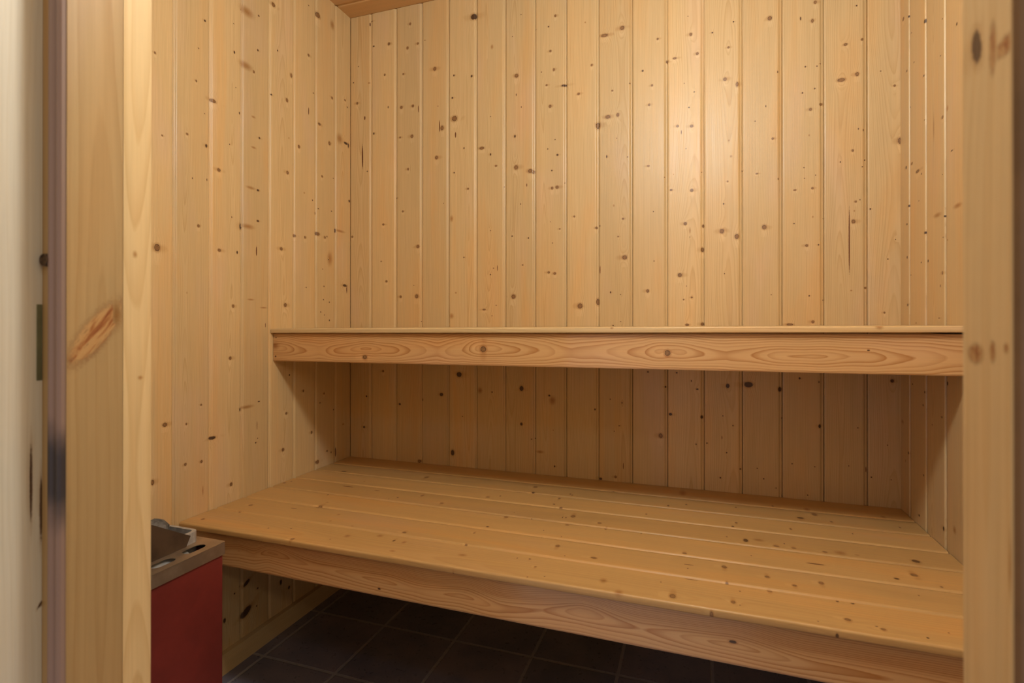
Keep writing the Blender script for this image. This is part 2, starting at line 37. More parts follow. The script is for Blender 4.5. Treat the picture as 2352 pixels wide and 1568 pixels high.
K["deck"] = "-0.6672 0.0390 0.0041 0.0047 0;-0.5460 0.0718 0.0055 0.0060 0;-0.5281 0.2010 0.0043 0.0098 2;-0.5959 0.0813 0.0056 0.0058 1;-0.4936 0.2570 0.0089 0.0071 0;-0.1814 0.1057 0.0049 0.0092 1;-0.3181 0.2207 0.0067 0.0194 2;-0.3232 0.3269 0.0034 0.0097 2;-0.3509 0.0105 0.0041 0.0057 1;-0.3316 0.0197 0.0033 0.0029 1;-0.4030 0.2137 0.0036 0.0028 1;-0.4580 0.2543 0.0033 0.0046 3;-0.2559 0.2363 0.0035 0.0034 3;-0.6604 0.2417 0.0024 0.0023 1;-0.6444 0.2955 0.0025 0.0022 1;-0.6942 0.3437 0.0054 0.0047 0;-0.5277 0.3448 0.0047 0.0043 3;-0.5729 0.3534 0.0033 0.0032 3;-0.5837 0.4262 0.0027 0.0036 3;-0.6390 0.4525 0.0077 0.0072 3;-0.6130 0.5243 0.0069 0.0072 3;-0.6267 0.5701 0.0057 0.0035 1;-0.6272 0.5967 0.0066 0.0050 3;-0.6763 0.5967 0.0043 0.0068 3;-0.3783 0.4004 0.0029 0.0018 1;-0.3596 0.4187 0.0037 0.0036 1;-0.5779 0.5678 0.0041 0.0052 0;-0.6678 0.4271 0.0018 0.0017 1;-0.1508 0.4001 0.0087 0.0071 0;-0.3212 0.4762 0.0054 0.0047 0;-0.3603 0.5587 0.0043 0.0055 0;-0.1360 0.7621 0.0083 0.0066 0;-0.1879 0.7710 0.0052 0.0059 1;-0.1672 0.8775 0.0043 0.0032 1;-0.1740 0.8847 0.0043 0.0032 1;-0.2716 0.6596 0.0047 0.0057 0;-0.2509 0.6907 0.0040 0.0029 1;-0.1986 0.5539 0.0027 0.0012 1;-0.2170 0.8567 0.0057 0.0036 0;-0.2901 0.8789 0.0074 0.0044 0;-0.2676 0.8543 0.0038 0.0040 1;-0.3417 0.9239 0.0088 0.0066 0;-0.3585 0.9002 0.0053 0.0016 1;-0.3571 0.9087 0.0040 0.0023 1;-0.3660 0.9966 0.0045 0.0054 0;-0.4030 0.7629 0.0052 0.0056 0;-0.4792 0.7418 0.0035 0.0045 1;-0.3644 0.7717 0.0020 0.0014 1;-0.3889 0.8267 0.0019 0.0012 1;-0.3986 1.0172 0.0061 0.0031 0;-0.1022 0.9919 0.0055 0.0059 1;-0.5261 0.7260 0.0038 0.0024 0;-0.5930 0.7344 0.0039 0.0035 0;-0.4990 0.8855 0.0027 0.0011 1;-0.4569 0.8776 0.0023 0.0011 1;-0.5338 0.9317 0.0066 0.0053 0;-0.5678 1.0190 0.0047 0.0073 0;-0.5791 0.9585 0.0019 0.0019 1;-0.6210 0.8659 0.0022 0.0017 1;-0.6164 0.8923 0.0027 0.0031 1;-0.6455 0.7498 0.0061 0.0094 3;-0.6475 0.9136 0.0029 0.0026 0;-0.6949 0.9115 0.0019 0.0018 1;-0.6824 0.9428 0.0019 0.0013 1;-0.6613 1.0551 0.0093 0.0070 3;-0.5780 0.5681 0.0041 0.0056 0;-0.4055 0.9231 0.0031 0.0049 0;-0.4799 0.9271 0.0022 0.0011 1;-0.7166 0.7549 0.0046 0.0022 1;-0.1786 1.1522 0.0042 0.0036 1;-0.1507 1.1984 0.0043 0.0036 1;-0.0519 1.1869 0.0252 0.0100 3;-0.1315 1.3254 0.0034 0.0031 1;-0.0893 1.4212 0.0044 0.0036 1;-0.0856 1.5041 0.0122 0.0076 3;-0.1255 1.5150 0.0099 0.0064 0;-0.1638 1.4765 0.0063 0.0087 1;-0.2530 1.3188 0.0044 0.0033 0;-0.2815 1.3091 0.0042 0.0042 1;-0.2643 1.1012 0.0038 0.0030 1;-0.3969 1.1012 0.0056 0.0022 1;-0.2537 1.4407 0.0042 0.0037 1;-0.3551 1.2918 0.0025 0.0026 1;-0.3633 1.3319 0.0099 0.0056 1;-0.3523 1.3602 0.0075 0.0108 3;-0.3759 1.3935 0.0048 0.0063 0;-0.3750 1.4286 0.0041 0.0050 0;-0.3550 1.4125 0.0031 0.0017 1;-0.4819 1.2007 0.0042 0.0049 0;-0.4485 1.3359 0.0022 0.0018 1;-0.5235 1.2787 0.0068 0.0054 0;-0.5366 1.2101 0.0034 0.0097 2;-0.5548 1.2084 0.0019 0.0019 1;-0.6005 1.2155 0.0044 0.0129 2;-0.5424 1.3564 0.0055 0.0048 0;-0.5926 1.2804 0.0034 0.0029 0;-0.5635 1.4011 0.0043 0.0047 0;-0.5355 1.4512 0.0063 0.0051 0;-0.6016 1.3536 0.0037 0.0046 0;-0.6314 1.1605 0.0021 0.0016 1;-0.6794 1.1839 0.0090 0.0066 0;-0.6974 1.0892 0.0090 0.0077 3;-0.6203 1.3015 0.0020 0.0021 1;-0.6661 1.2872 0.0059 0.0047 0;-0.6734 1.2974 0.0015 0.0020 1;-0.7106 1.2501 0.0069 0.0033 0;-0.4472 1.4583 0.0061 0.0176 2;-0.1686 1.5450 0.0042 0.0041 1;-0.1580 1.6938 0.0041 0.0025 1;-0.0867 1.6789 0.0090 0.0058 3;-0.2533 1.4406 0.0031 0.0030 1;-0.2391 1.5742 0.0030 0.0019 1;-0.3745 1.4893 0.0038 0.0049 0;-0.3696 1.5202 0.0100 0.0111 3;-0.3703 1.5515 0.0031 0.0044 3;-0.3644 1.6590 0.0079 0.0081 1;-0.4396 1.6319 0.0071 0.0073 0;-0.4679 1.5938 0.0047 0.0056 1;-0.4796 1.6628 0.0025 0.0031 1;-0.6013 1.4635 0.0047 0.0031 1;-0.6010 1.4873 0.0047 0.0036 1;-0.6640 1.4654 0.0046 0.0059 0;-0.6784 1.5127 0.0033 0.0047 0;-0.6718 1.5049 0.0015 0.0024 1;-0.6834 1.5713 0.0025 0.0023 1;-0.6557 1.6087 0.0018 0.0016 1;-0.7116 1.4418 0.0056 0.0030 1;-0.5315 1.6097 0.0019 0.0011 1;-0.6864 1.4173 0.0015 0.0017 1"
K["ufas"] = "0.8567 0.3283 0.0062 0.0087 0;0.8848 0.6932 0.0092 0.0099 0;0.8830 1.1606 0.0082 0.0079 0;0.8528 0.0100 0.0027 0.0033 1;0.9100 0.0116 0.0020 0.0025 1;0.8847 0.0083 0.0106 0.0149 3;0.8958 1.5683 0.0018 0.0032 1"
K["lfas"] = "0.3741 0.5715 0.0024 0.0044 1;0.3987 1.2850 0.0030 0.0070 1"
K["jl"] = "-1.3247 0.9613 0.0055 0.0147 3;-1.3438 0.9441 0.0133 0.0402 4 0.67;-1.3064 1.0234 0.0023 0.0036 3;-1.3007 0.8961 0.0028 0.0023 3;-1.3763 1.1594 0.0018 0.0032 1"
K["jr"] = "-1.3354 1.1064 0.0059 0.0111 1 0.22;-1.3526 1.0976 0.0039 0.0142 4;-1.3644 1.0928 0.0105 0.0051 4;-1.3339 0.9357 0.0089 0.0058 4;-1.3520 0.9376 0.0031 0.0060 4;-1.3651 0.9400 0.0024 0.0026 4;-1.3692 0.8538 0.0012 0.0030 3;-1.3683 0.8318 0.0012 0.0163 3"
def knots(key):
    out = []
    for t in K.get(key, '').split(';'):
        if t.strip():
            a = [float(x) for x in t.split()]
            sz = {0: .84, 1: .78 if max(a[2:4]) < .007 else .9}.get(int(a[4]), 1.0)
            out.append((a[0], a[1], a[2] * (.5 if a[4] == 2 and key == 'deck' else sz), a[3] * sz) + (int(a[4]), a[5] if len(a) > 5 else 0.0))
    return out

# ------------------------------------------------------------------ node helpers
class NT:
    def __init__(self, name):
        self.m = bpy.data.materials.new(name)
        self.m.use_nodes = True
        self.t = self.m.node_tree
        self.t.nodes.clear()
        self.out = self.n('ShaderNodeOutputMaterial')
        self.b = self.n('ShaderNodeBsdfPrincipled')
        self.l(self.b.outputs[0], self.out.inputs[0])
    def n(self, typ, **kw):
        nd = self.t.nodes.new(typ)
        for k, v in kw.items():
            setattr(nd, k, v)
        return nd
    def l(self, a, b):
        self.t.links.new(a, b)
    def inp(self, sock, v):
        if hasattr(v, 'is_output') or isinstance(v, bpy.types.NodeSocket):
            self.l(v, sock)
        else:
            sock.default_value = v
    def math(self, op, a, b=0.0, c=0.0, clamp=False):
        nd = self.n('ShaderNodeMath', operation=op, use_clamp=clamp)
        self.inp(nd.inputs[0], a); self.inp(nd.inputs[1], b)
        if len(nd.inputs) > 2:
            self.inp(nd.inputs[2], c)
        return nd.outputs[0]
    def ss(self, x, a, b, lo=0.0, hi=1.0):
        nd = self.n('ShaderNodeMapRange', interpolation_type='SMOOTHSTEP')
        self.inp(nd.inputs[0], x)
        for i, v in enumerate((a, b, lo, hi)):
            self.inp(nd.inputs[i + 1], v)
        return nd.outputs[0]
    def mix(self, f, a, b, blend='MIX'):
        nd = self.n('ShaderNodeMix', data_type='RGBA', blend_type=blend)
        self.inp(nd.inputs[0], f); self.inp(nd.inputs[6], a); self.inp(nd.inputs[7], b)
        return nd.outputs[2]
    def attr(self, name):
        return self.n('ShaderNodeAttribute', attribute_name=name, attribute_type='GEOMETRY')
    def vmul(self, v, xyz):
        nd = self.n('ShaderNodeVectorMath', operation='MULTIPLY')
        self.l(v, nd.inputs[0]); nd.inputs[1].default_value = xyz
        return nd.outputs[0]
    def noise(self, v, scale=1.0, detail=2.0, rough=0.5, dist=0.0):
        nd = self.n('ShaderNodeTexNoise')
        self.l(v, nd.inputs['Vector'])
        nd.inputs['Scale'].default_value = scale
        nd.inputs['Detail'].default_value = detail
        nd.inputs['Roughness'].default_value = rough
        nd.inputs['Distortion'].default_value = dist
        return nd.outputs[0]
    def ramp(self, f, pts):
        nd = self.n('ShaderNodeValToRGB')
        self.l(f, nd.inputs[0])
        e = nd.color_ramp.elements
        while len(e) < len(pts):
            e.new(0.5)
        for i, (p, c) in enumerate(pts):
            e[i].position = p
            e[i].color = c if len(c) == 4 else tuple(c) + (1,)
        return nd.outputs[0]

def c4(r, g, b):
    return (r, g, b, 1.0)

def wood(name, early, late, amp=0.5, fib=0.35, rough=0.36, bump=0.25, broad=0.3, warm=(1.0, 0.80, 0.58), knotk=1.0, coat=0.0):
    """Varnished softwood: ring lines from the board's own ring field, fibres, blotches and knots."""
    g = NT(name)
    kn, hh, wc, tn = g.attr('kn'), g.attr('ring'), g.attr('wc'), g.attr('tint')
    v = wc.outputs['Vector']
    fib1 = g.noise(g.vmul(v, (260, 5, 30)), 1.0, 3.0, 0.6)
    fib2 = g.noise(g.vmul(v, (900, 16, 30)), 1.0, 2.0, 0.5)
    brd = g.noise(g.vmul(v, (11, 1.6, 30)), 1.0, 3.0, 0.55, 0.6)
    wob = g.noise(g.vmul(v, (60, 9, 30)), 1.0, 2.0, 0.5)
    hx = g.math('ADD', hh.outputs['Fac'], g.math('MULTIPLY', wob, 0.35))
    fr = g.math('FRACT', hx)
    rp = g.ramp(fr, [(0.0, (0, 0, 0)), (0.42, (.12, .12, .12)), (0.80, (.72, .72, .72)), (0.90, (1, 1, 1)), (0.985, (.25, .25, .25)), (1.0, (0, 0, 0))])
    # rings differ in strength
    fl = g.math('FLOOR', hx)
    rs = g.n('ShaderNodeTexWhiteNoise', noise_dimensions='1D'); g.l(fl, rs.inputs['W'])
    rstr = g.math('MULTIPLY_ADD', rs.outputs['Value'], 0.7, 0.45)
    ringf = g.math('MULTIPLY', g.math('MULTIPLY', rp, rstr), amp, clamp=True)
    col = g.mix(ringf, c4(*early), c4(*late))
    # fibres, blotches, board tint
    f = g.math('MULTIPLY_ADD', g.math('SUBTRACT', fib1, 0.5), fib, 1.0)
    f = g.math('MULTIPLY', f, g.math('MULTIPLY_ADD', g.math('SUBTRACT', fib2, 0.5), fib * 0.55, 1.0))
    f = g.math('MULTIPLY', f, g.math('MULTIPLY_ADD', g.math('SUBTRACT', brd, 0.5), broad, 1.0))
    f = g.math('MULTIPLY', f, g.math('MULTIPLY_ADD', tn.outputs['Fac'], 0.085, 1.0))
    cmb = g.n('ShaderNodeCombineColor')
    for i in range(3):
        g.l(f, cmb.inputs[i])
    col = g.mix(1.0, col, cmb.outputs[0], 'MULTIPLY')
    col = g.mix(g.ss(brd, 0.45, 0.75, 0.0, 0.5), col, g.mix(1.0, col, c4(*warm), 'MULTIPLY'))
    drift = g.noise(g.vmul(v, (9, 2.6, 30)), 1.0, 2.0, 0.5)
    col = g.mix(g.ss(drift, .52, .78, 0.0, .55), col, g.mix(1.0, col, c4(1.03, 1.03, 1.30), 'MULTIPLY'))
    # knots
    sep = g.n('ShaderNodeSeparateXYZ'); g.l(kn.outputs['Vector'], sep.inputs[0])
    x, y, kd = sep.outputs
    d0 = g.math('SQRT', g.math('ADD', g.math('MULTIPLY', x, x), g.math('MULTIPLY', y, y)))
    kno = g.noise(g.vmul(v, (420, 330, 30)), 1.0, 3.0, 0.6)
    d = g.math('ADD', d0, g.math('MULTIPLY', g.math('SUBTRACT', kno, 0.5), 0.55))
    is0 = g.math('COMPARE', kd, 0.0, 0.3)
    is1 = g.math('COMPARE', kd, 1.0, 0.3)
    is2 = g.math('COMPARE', kd, 2.0, 0.3)
    is3 = g.math('COMPARE', kd, 3.0, 0.3)
    is4 = g.math('COMPARE', kd, 4.0, 0.3)
    # grain darkening and pale flame round live knots
    side = g.ss(g.noise(g.vmul(v, (23, 17, 30)), 1.0, 0.0), .42, .58, -1.0, 1.0)
    xs = g.math('SUBTRACT', g.math('MULTIPLY', x, .42), g.math('MULTIPLY', side, .75))
    ds = g.math('SQRT', g.math('ADD', g.math('MULTIPLY', xs, xs), g.math('MULTIPLY', g.math('MULTIPLY', y, .75), g.math('MULTIPLY', y, .75))))
    ds = g.math('ADD', ds, g.math('MULTIPLY', g.math('SUBTRACT', kno, .5), .5))
    smu = g.math('MULTIPLY', g.ss(ds, 1.25, .25), g.math('ADD', g.math('MULTIPLY', is0, .36), g.math('MULTIPLY', is1, .24)))
    col = g.mix(smu, col, g.mix(1.0, col, c4(0.66, 0.47, 0.28), 'MULTIPLY'))
    yy = g.math('MULTIPLY', y, 0.55)
    dl = g.math('SQRT', g.math('ADD', g.math('MULTIPLY', x, x), g.math('MULTIPLY', g.math('ADD', yy, 1.1), g.math('ADD', yy, 1.1))))
    pale = g.math('MULTIPLY', g.ss(dl, 2.4, 0.5), g.math('MULTIPLY', is0, 0.40))
    col = g.mix(pale, col, g.mix(1.0, col, c4(1.18, 1.24, 1.34), 'MULTIPLY'))
    # darker ring of grain hugging the knot
    rg = g.math('MULTIPLY', g.ss(d, 1.75, 1.25), g.math('ADD', g.math('MULTIPLY', is0, .40), g.math('MULTIPLY', is1, .30)))
    col = g.mix(rg, col, g.mix(1.0, col, c4(0.60, 0.42, 0.26), 'MULTIPLY'))
    # core
    kr = g.noise(g.vmul(v, (700, 700, 30)), 1.0, 2.0, 0.5)
    ring = g.math('MULTIPLY_ADD', g.math('SINE', g.math('MULTIPLY', d, 13.0)), 0.20, 0.52)
    core0 = g.mix(g.math('ADD', ring, g.math('MULTIPLY', g.math('SUBTRACT', kr, 0.5), 1.4), clamp=True), c4(0.115, 0.047, 0.018), c4(0.40, 0.215, 0.085))
    core0 = g.mix(g.math('MULTIPLY', g.ss(d, 0.50, 0.90), 0.75), core0, c4(0.075, 0.031, 0.013))
    core1 = g.mix(kr, c4(0.030, 0.016, 0.009), c4(0.13, 0.062, 0.028))
    core2 = g.mix(kr, c4(0.10, 0.030, 0.010), c4(0.20, 0.075, 0.024))
    core3 = g.mix(1.0, col, c4(0.62, 0.45, 0.30), 'MULTIPLY')
    res = g.noise(g.vmul(kn.outputs['Vector'], (2.2, 1.1, 3.0)), 1.0, 5.0, 0.62, .5)
    core4 = g.ramp(res, [(0.30, (.20, .055, .020)), (0.43, (.30, .115, .036)), (0.52, (.44, .245, .095)), (0.60, (.46, .27, .11)), (0.70, (.16, .07, .028))])
    core4 = g.mix(g.math('MULTIPLY', g.ss(d, .72, .98), .7), core4, c4(.14, .065, .028))
    core = g.mix(is1, core0, core1)
    core = g.mix(is2, core, core2)
    core = g.mix(is3, core, core3)
    core = g.mix(is4, core, core4)
    soft = g.math('MULTIPLY_ADD', is3, 0.75, g.math('MULTIPLY', is4, 0.25))
    cm = g.ss(d, g.math('ADD', 1.16, g.math('MULTIPLY', soft, 0.5)), g.math('SUBTRACT', 0.80, soft))
    cm = g.math('MULTIPLY', cm, knotk)
    col = g.mix(cm, col, core)
    g.l(col, g.b.inputs['Base Color'])
    rr = g.math('MULTIPLY_ADD', g.math('SUBTRACT', fib1, 0.5), 0.22, rough)
    g.l(rr, g.b.inputs['Roughness'])
    g.b.inputs['Specular IOR Level'].default_value = 0.5
    g.b.inputs['Coat Weight'].default_value = coat; g.b.inputs['Coat Roughness'].default_value = .14
    hgt = g.math('ADD', g.math('MULTIPLY', fib1, 0.5), g.math('MULTIPLY', ringf, -0.5))
    hgt = g.math('ADD', hgt, g.math('MULTIPLY', g.ss(d0, 2.6, 0.3), g.math('MULTIPLY', is0, 0.9)))
    hgt = g.math('ADD', hgt, g.math('MULTIPLY', brd, 2.0))
    bp = g.n('ShaderNodeBump'); bp.inputs['Strength'].default_value = bump; bp.inputs['Distance'].default_value = 0.0012
    g.l(hgt, bp.inputs['Height'])
    g.l(bp.outputs[0], g.b.inputs['Normal'])
    return g.m

def plain(name, col, rough=0.5, metal=0.0, var=0.12, scale=40.0, col2=None, bump=0.0):
    g = NT(name)
    tc = g.n('ShaderNodeTexCoord')
    nz = g.noise(tc.outputs['Object'], scale, 4.0, 0.6)
    c2 = col2 if col2 else tuple(c * (1 - var) for c in col)
    cc = g.mix(g.ss(nz, 0.35, 0.68), c4(*col), c4(*c2))
    g.l(cc, g.b.inputs['Base Color'])
    g.l(g.math('MULTIPLY_ADD', nz, 0.2, rough - 0.1), g.b.inputs['Roughness'])
    g.b.inputs['Metallic'].default_value = metal
    if bump:
        bp = g.n('ShaderNodeBump'); bp.inputs['Strength'].default_value = bump; bp.inputs['Distance'].default_value = 0.002
        g.l(nz, bp.inputs['Height']); g.l(bp.outputs[0], g.b.inputs['Normal'])
    return g.m

# ------------------------------------------------------------------ boards with a ring field
class Boards:
    """Collects board surfaces as point grids; every point carries ring field, grain coords, tint; every corner knot coords."""
    def __init__(self):
        self.v, self.f, self.h, self.wc, self.tn, self.kn = [], [], [], [], [], []
        self.nv = 0
    def grid(self, P, U, V, b):
        n, m = U.shape
        idx = np.arange(n * m).reshape(n, m)
        q = np.stack([idx[:-1, :-1], idx[1:, :-1], idx[1:, 1:], idx[:-1, 1:]], -1).reshape(-1, 4)
        if b.get('rev'):
            q = q[:, ::-1]
        h = b['ringf'](U, V) if 'ringf' in b else ring_field(U, V, b)
        ks = b.get('knots', [])
        kn = np.zeros((len(q), 4, 3)); kn[:, :, 0] = 9; kn[:, :, 2] = 3
        if ks:
            Uf, Vf = U.reshape(-1), V.reshape(-1)
            cu, cv = Uf[q].mean(1), Vf[q].mean(1)
            best = np.full(len(q), 4.5); bi = np.full(len(q), -1)
            for i, k in enumerate(ks):
                a, s = math.cos(k[5]), math.sin(k[5])
                dx, dy = cu - k[0], cv - k[1]
                ru, rv = max(k[2], .0011), max(k[3], .0013)
                dd = np.hypot((dx * a - dy * s) / ru, (dx * s + dy * a) / rv)
                w = dd < best
                best[w] = dd[w]; bi[w] = i
            for i, k in enumerate(ks):
                w = bi == i
                if w.any():
                    a, s = math.cos(k[5]), math.sin(k[5])
                    ru, rv = max(k[2], .0011), max(k[3], .0013)
                    dx, dy = Uf[q[w]] - k[0], Vf[q[w]] - k[1]
                    kn[w, :, 0] = (dx * a - dy * s) / ru
                    kn[w, :, 1] = (dx * s + dy * a) / rv
                    kn[w, :, 2] = k[4]
        sd = b.get('seed', 0)
        self.v.append(P.reshape(-1, 3)); self.f.append(q + self.nv)
        self.h.append(h.reshape(-1))
        self.wc.append(np.stack([U.reshape(-1) + (sd % 97) * 1.37, V.reshape(-1) + (sd % 53) * 2.11, np.full(n * m, (sd % 31) * 0.37)], -1))
        self.tn.append(np.full(n * m, b.get('tint', 0.0)))
        self.kn.append(kn.reshape(-1, 3))
        self.nv += n * m
    def box(self, lo, hi, axis='z', **b):
        """A plain board: six faces, grain along the axis."""
        lo, hi = np.array(lo, float), np.array(hi, float)
        ax = 'xyz'.index(axis)
        o = [i for i in range(3) if i != ax]
        for j in (0, 1):
            a, c = o[j], o[1 - j]
            for s, val in ((0, lo[a]), (1, hi[a])):
                nu = max(2, int((hi[c] - lo[c]) / b.get('du', .02)) + 1)
                nv = max(2, int((hi[ax] - lo[ax]) / b.get('dv', .05)) + 1)
                u = np.linspace(lo[c], hi[c], nu); v = np.linspace(lo[ax], hi[ax], nv)
                U, V = np.meshgrid(u, v, indexing='ij')
                P = np.zeros(U.shape + (3,)); P[..., a] = val; P[..., c] = U; P[..., ax] = V
                cross = np.zeros(3); t1 = np.zeros(3); t1[c] = 1; t2 = np.zeros(3); t2[ax] = 1
                nrm = np.cross(t1, t2)[a]
                bb = dict(b); bb['rev'] = (nrm > 0) != (s == 1)
                self.grid(P, U, V, bb)
        for s, val in ((0, lo[ax]), (1, hi[ax])):
            U, Q = np.meshgrid([lo[o[0]], hi[o[0]]], [lo[o[1]], hi[o[1]]], indexing='ij')
            P = np.zeros((2, 2, 3)); P[..., ax] = val; P[..., o[0]] = U; P[..., o[1]] = Q
            t1 = np.zeros(3); t1[o[0]] = 1; t2 = np.zeros(3); t2[o[1]] = 1
            bb = dict(b); bb['knots'] = []; bb['rev'] = (np.cross(t1, t2)[ax] > 0) != (s == 1)
            self.grid(P, U, Q * .2, bb)
    def build(self, name, mat, parent=None, loc=None):
        me = bpy.data.meshes.new(name)
        v = np.concatenate(self.v).astype(np.float32); f = np.concatenate(self.f).astype(np.int32)
        if loc is not None:
            v = v - np.array(loc, np.float32)
        me.vertices.add(len(v)); me.vertices.foreach_set('co', v.ravel())
        me.loops.add(f.size); me.loops.foreach_set('vertex_index', f.ravel())
        me.polygons.add(len(f))
        me.polygons.foreach_set('loop_start', np.arange(0, f.size, 4, dtype=np.int32))
        me.polygons.foreach_set('loop_total', np.full(len(f), 4, np.int32))
        me.update(calc_edges=True)
        def at(n, t, dom, data, key):
            a = me.attributes.new(n, t, dom); a.data.foreach_set(key, np.ascontiguousarray(data, np.float32).ravel())
        at('ring', 'FLOAT', 'POINT', np.concatenate(self.h), 'value')
        at('tint', 'FLOAT', 'POINT', np.concatenate(self.tn), 'value')
        at('wc', 'FLOAT_VECTOR', 'POINT', np.concatenate(self.wc), 'vector')
        at('kn', 'FLOAT_VECTOR', 'CORNER', np.concatenate(self.kn), 'vector')
        me.materials.append(mat)
        me.validate()
        o = link(bpy.data.objects.new(name, me), parent)
        if loc is not None and parent is None:
            o.location = loc
        return o

def ring_field(U, V, b):
    r = np.random.RandomState(b.get('seed', 0) + 11)
    w = b.get('w', .1)
    u0 = b.get('u0', 0.0)
    rw = b.get('rw', r.uniform(.0030, .0052))
    flat = r.rand() < b.get('flat', .55)
    c = u0 + (r.uniform(.25, .75) * w if flat else r.choice([-1, 1]) * r.uniform(.8, 1.5) * w + .5 * w)
    ph = r.uniform(0, 6.28, 6)
    c = c + .006 * np.sin(V * 2.1 + ph[0]) + .003 * np.sin(V * 6.3 + ph[1]) + .001 * np.sin(V * 19 + ph[2])
    d = r.uniform(.004, .03) + r.uniform(-.012, .012) * V + .009 * np.sin(V * 2.9 + ph[3]) + .005 * np.sin(V * 7.7 + ph[4])
    R = np.sqrt((U - c) ** 2 + d ** 2)
    h = R / rw
    for k in b.get('knots', []):
        if k[4] in (0, 1):
            s = 1.0 if (k[0] > np.mean(c)) else -1.0
            q = ((U - k[0]) / (1.7 * k[2] + .003)) ** 2 + ((V - k[1]) / (3.2 * k[3] + .006)) ** 2
            h = h + s * .95 * (k[2] + .001) / rw * np.exp(-q)
    return h

def tongue_boards(B, O, eu, ev, n, edges, v0, v1, kn, key, flip=False, du=.0038, dv=.009, flat=.55, tint=1.0, rw=None, slot=.0025):
    """Tongue-and-groove boards side by side: face, chamfer, sunk tongue, square edge of the next board."""
    O, eu, ev, n = [np.array(a, float) for a in (O, eu, ev, n)]
    rev = np.dot(np.cross(eu, ev), n) < 0
    for i in range(len(edges) - 1):
        a, b_ = edges[i], edges[i + 1]
        w = b_ - a
        face = np.linspace(0.0009, max(w - .0105, .004), max(2, int((w - .011) / du) + 2))
        pr = [(0, -.0090), (0, -.0008)] + [(u, 0) for u in face]
        if w > .02 and (flip or i < len(edges) - 2):
            pr += [(w - .0085, -.0022), (w - .0080, -.0030), (w - slot - .0012, -.0032), (w - slot, -.0033), (w - slot + .0002, -.0090), (w, -.0090)]
        else:
            pr += [(w, 0)]
        pr = np.array(pr)
        if flip:
            pr = np.stack([w - pr[::-1, 0], pr[::-1, 1]], -1)
        nv = max(2, int((v1 - v0) / dv) + 1)
        v = np.linspace(v0, v1, nv)
        U = np.repeat((a + pr[:, 0])[:, None], nv, 1); V = np.repeat(v[None, :], len(pr), 0)
        dp = np.repeat(pr[:, 1][:, None], nv, 1)
        P = O + U[..., None] * eu + V[..., None] * ev + dp[..., None] * n
        sd = (sum(map(ord, key)) * 7 + i * 13) % 9973
        r = np.random.RandomState(sd + 3)
        kk = [k for k in kn if a - .004 - k[2] < k[0] < b_ + .004 + k[2]]
        bb = dict(seed=sd, w=w, u0=a, knots=kk, tint=tint * r.uniform(-1, 1), rev=rev, flat=flat)
        if rw: bb['rw'] = rw * r.uniform(.8, 1.25)
        B.grid(P, U, V, bb)

def mesh_obj(name, verts, faces, mat, parent=None, smooth=False, bevel=0.0, seg=2, loc=None):
    me = bpy.data.meshes.new(name)
    if loc is not None:
        verts = [tuple(Vector(v) - Vector(loc)) for v in verts]
    me.from_pydata([tuple(v) for v in verts], [], [tuple(f) for f in faces])
    me.materials.append(mat)
    o = link(bpy.data.objects.new(name, me), parent)
    if loc is not None:
        o.location = loc
    if smooth:
        me.polygons.foreach_set('use_smooth', [True] * len(me.polygons))
    if bevel:
        md = o.modifiers.new('edge', 'BEVEL'); md.width = bevel; md.segments = seg; md.limit_method = 'ANGLE'
        md.harden_normals = False
    return o

def box_vf(lo, hi):
    (x0, y0, z0), (x1, y1, z1) = lo, hi
    v = [(x0, y0, z0), (x1, y0, z0), (x1, y1, z0), (x0, y1, z0), (x0, y0, z1), (x1, y0, z1), (x1, y1, z1), (x0, y1, z1)]
    f = [(0, 3, 2, 1), (4, 5, 6, 7), (0, 1, 5, 4), (1, 2, 6, 5), (2, 3, 7, 6), (3, 0, 4, 7)]
    return v, f

def slab(B, lo, hi):
    B.box(lo, hi, 'z', du=1, dv=1)

# ------------------------------------------------------------------ materials
E_W, L_W = (0.63, 0.462, 0.240), (0.455, 0.272, 0.105)
M_wall = wood('pine_panelling', E_W, L_W, amp=.44, fib=.22, rough=.41, bump=.20, broad=.26)
M_deck = wood('worn_pine_deck', (0.53, 0.325, 0.122), (0.41, 0.215, 0.07), amp=.34, fib=.26, rough=.43, bump=.25, broad=.40, knotk=.85)
M_rail = wood('pine_rail', (0.64, 0.385, 0.17), (0.42, 0.185, 0.052), amp=.95, fib=.16, rough=.40, bump=.15, broad=.16, coat=.35)
M_jamb = wood('pine_door_frame', (0.63, 0.45, 0.225), (0.50, 0.30, 0.11), amp=.42, fib=.22, rough=.42, bump=.15, broad=.30)
M_jambL = wood('pine_door_frame_dimmed', (0.40, 0.27, 0.125), (0.30, 0.17, 0.06), amp=.42, fib=.22, rough=.42, bump=.15, broad=.30)  # left post only: colour lowered to offset the cabin lamp's light on it
M_jout = wood('pale_door_frame', (0.57, 0.54, 0.46), (0.50, 0.44, 0.33), amp=.35, fib=.2, rough=.5, bump=.15, broad=.2)
M_ceil = wood('pine_ceiling', (0.60, 0.37, 0.165), (0.43, 0.22, 0.075), amp=.5, fib=.22, rough=.45, bump=.2, broad=.25)
M_red = plain('red_enamel', (0.215, 0.032, 0.024), .42, 0, .25, 6.0)
M_tin = plain('tan_steel', (0.50, 0.40, 0.29), .38, .75, 0, 14.0, (0.36, 0.28, 0.20))  # brownish reflection of the cabin put into the steel's own colour
M_gal = plain('galvanised_steel', (0.62, 0.63, 0.64), .42, .55, 0, 60.0, (0.45, 0.46, 0.47))
M_plate = plain('rusted_plate', (0.115, 0.075, 0.048), .55, .4, 0, 12.0, (0.065, 0.042, 0.028))
M_dark = plain('dark_steel', (0.035, 0.04, 0.05), .6, .3, .3, 30.0)
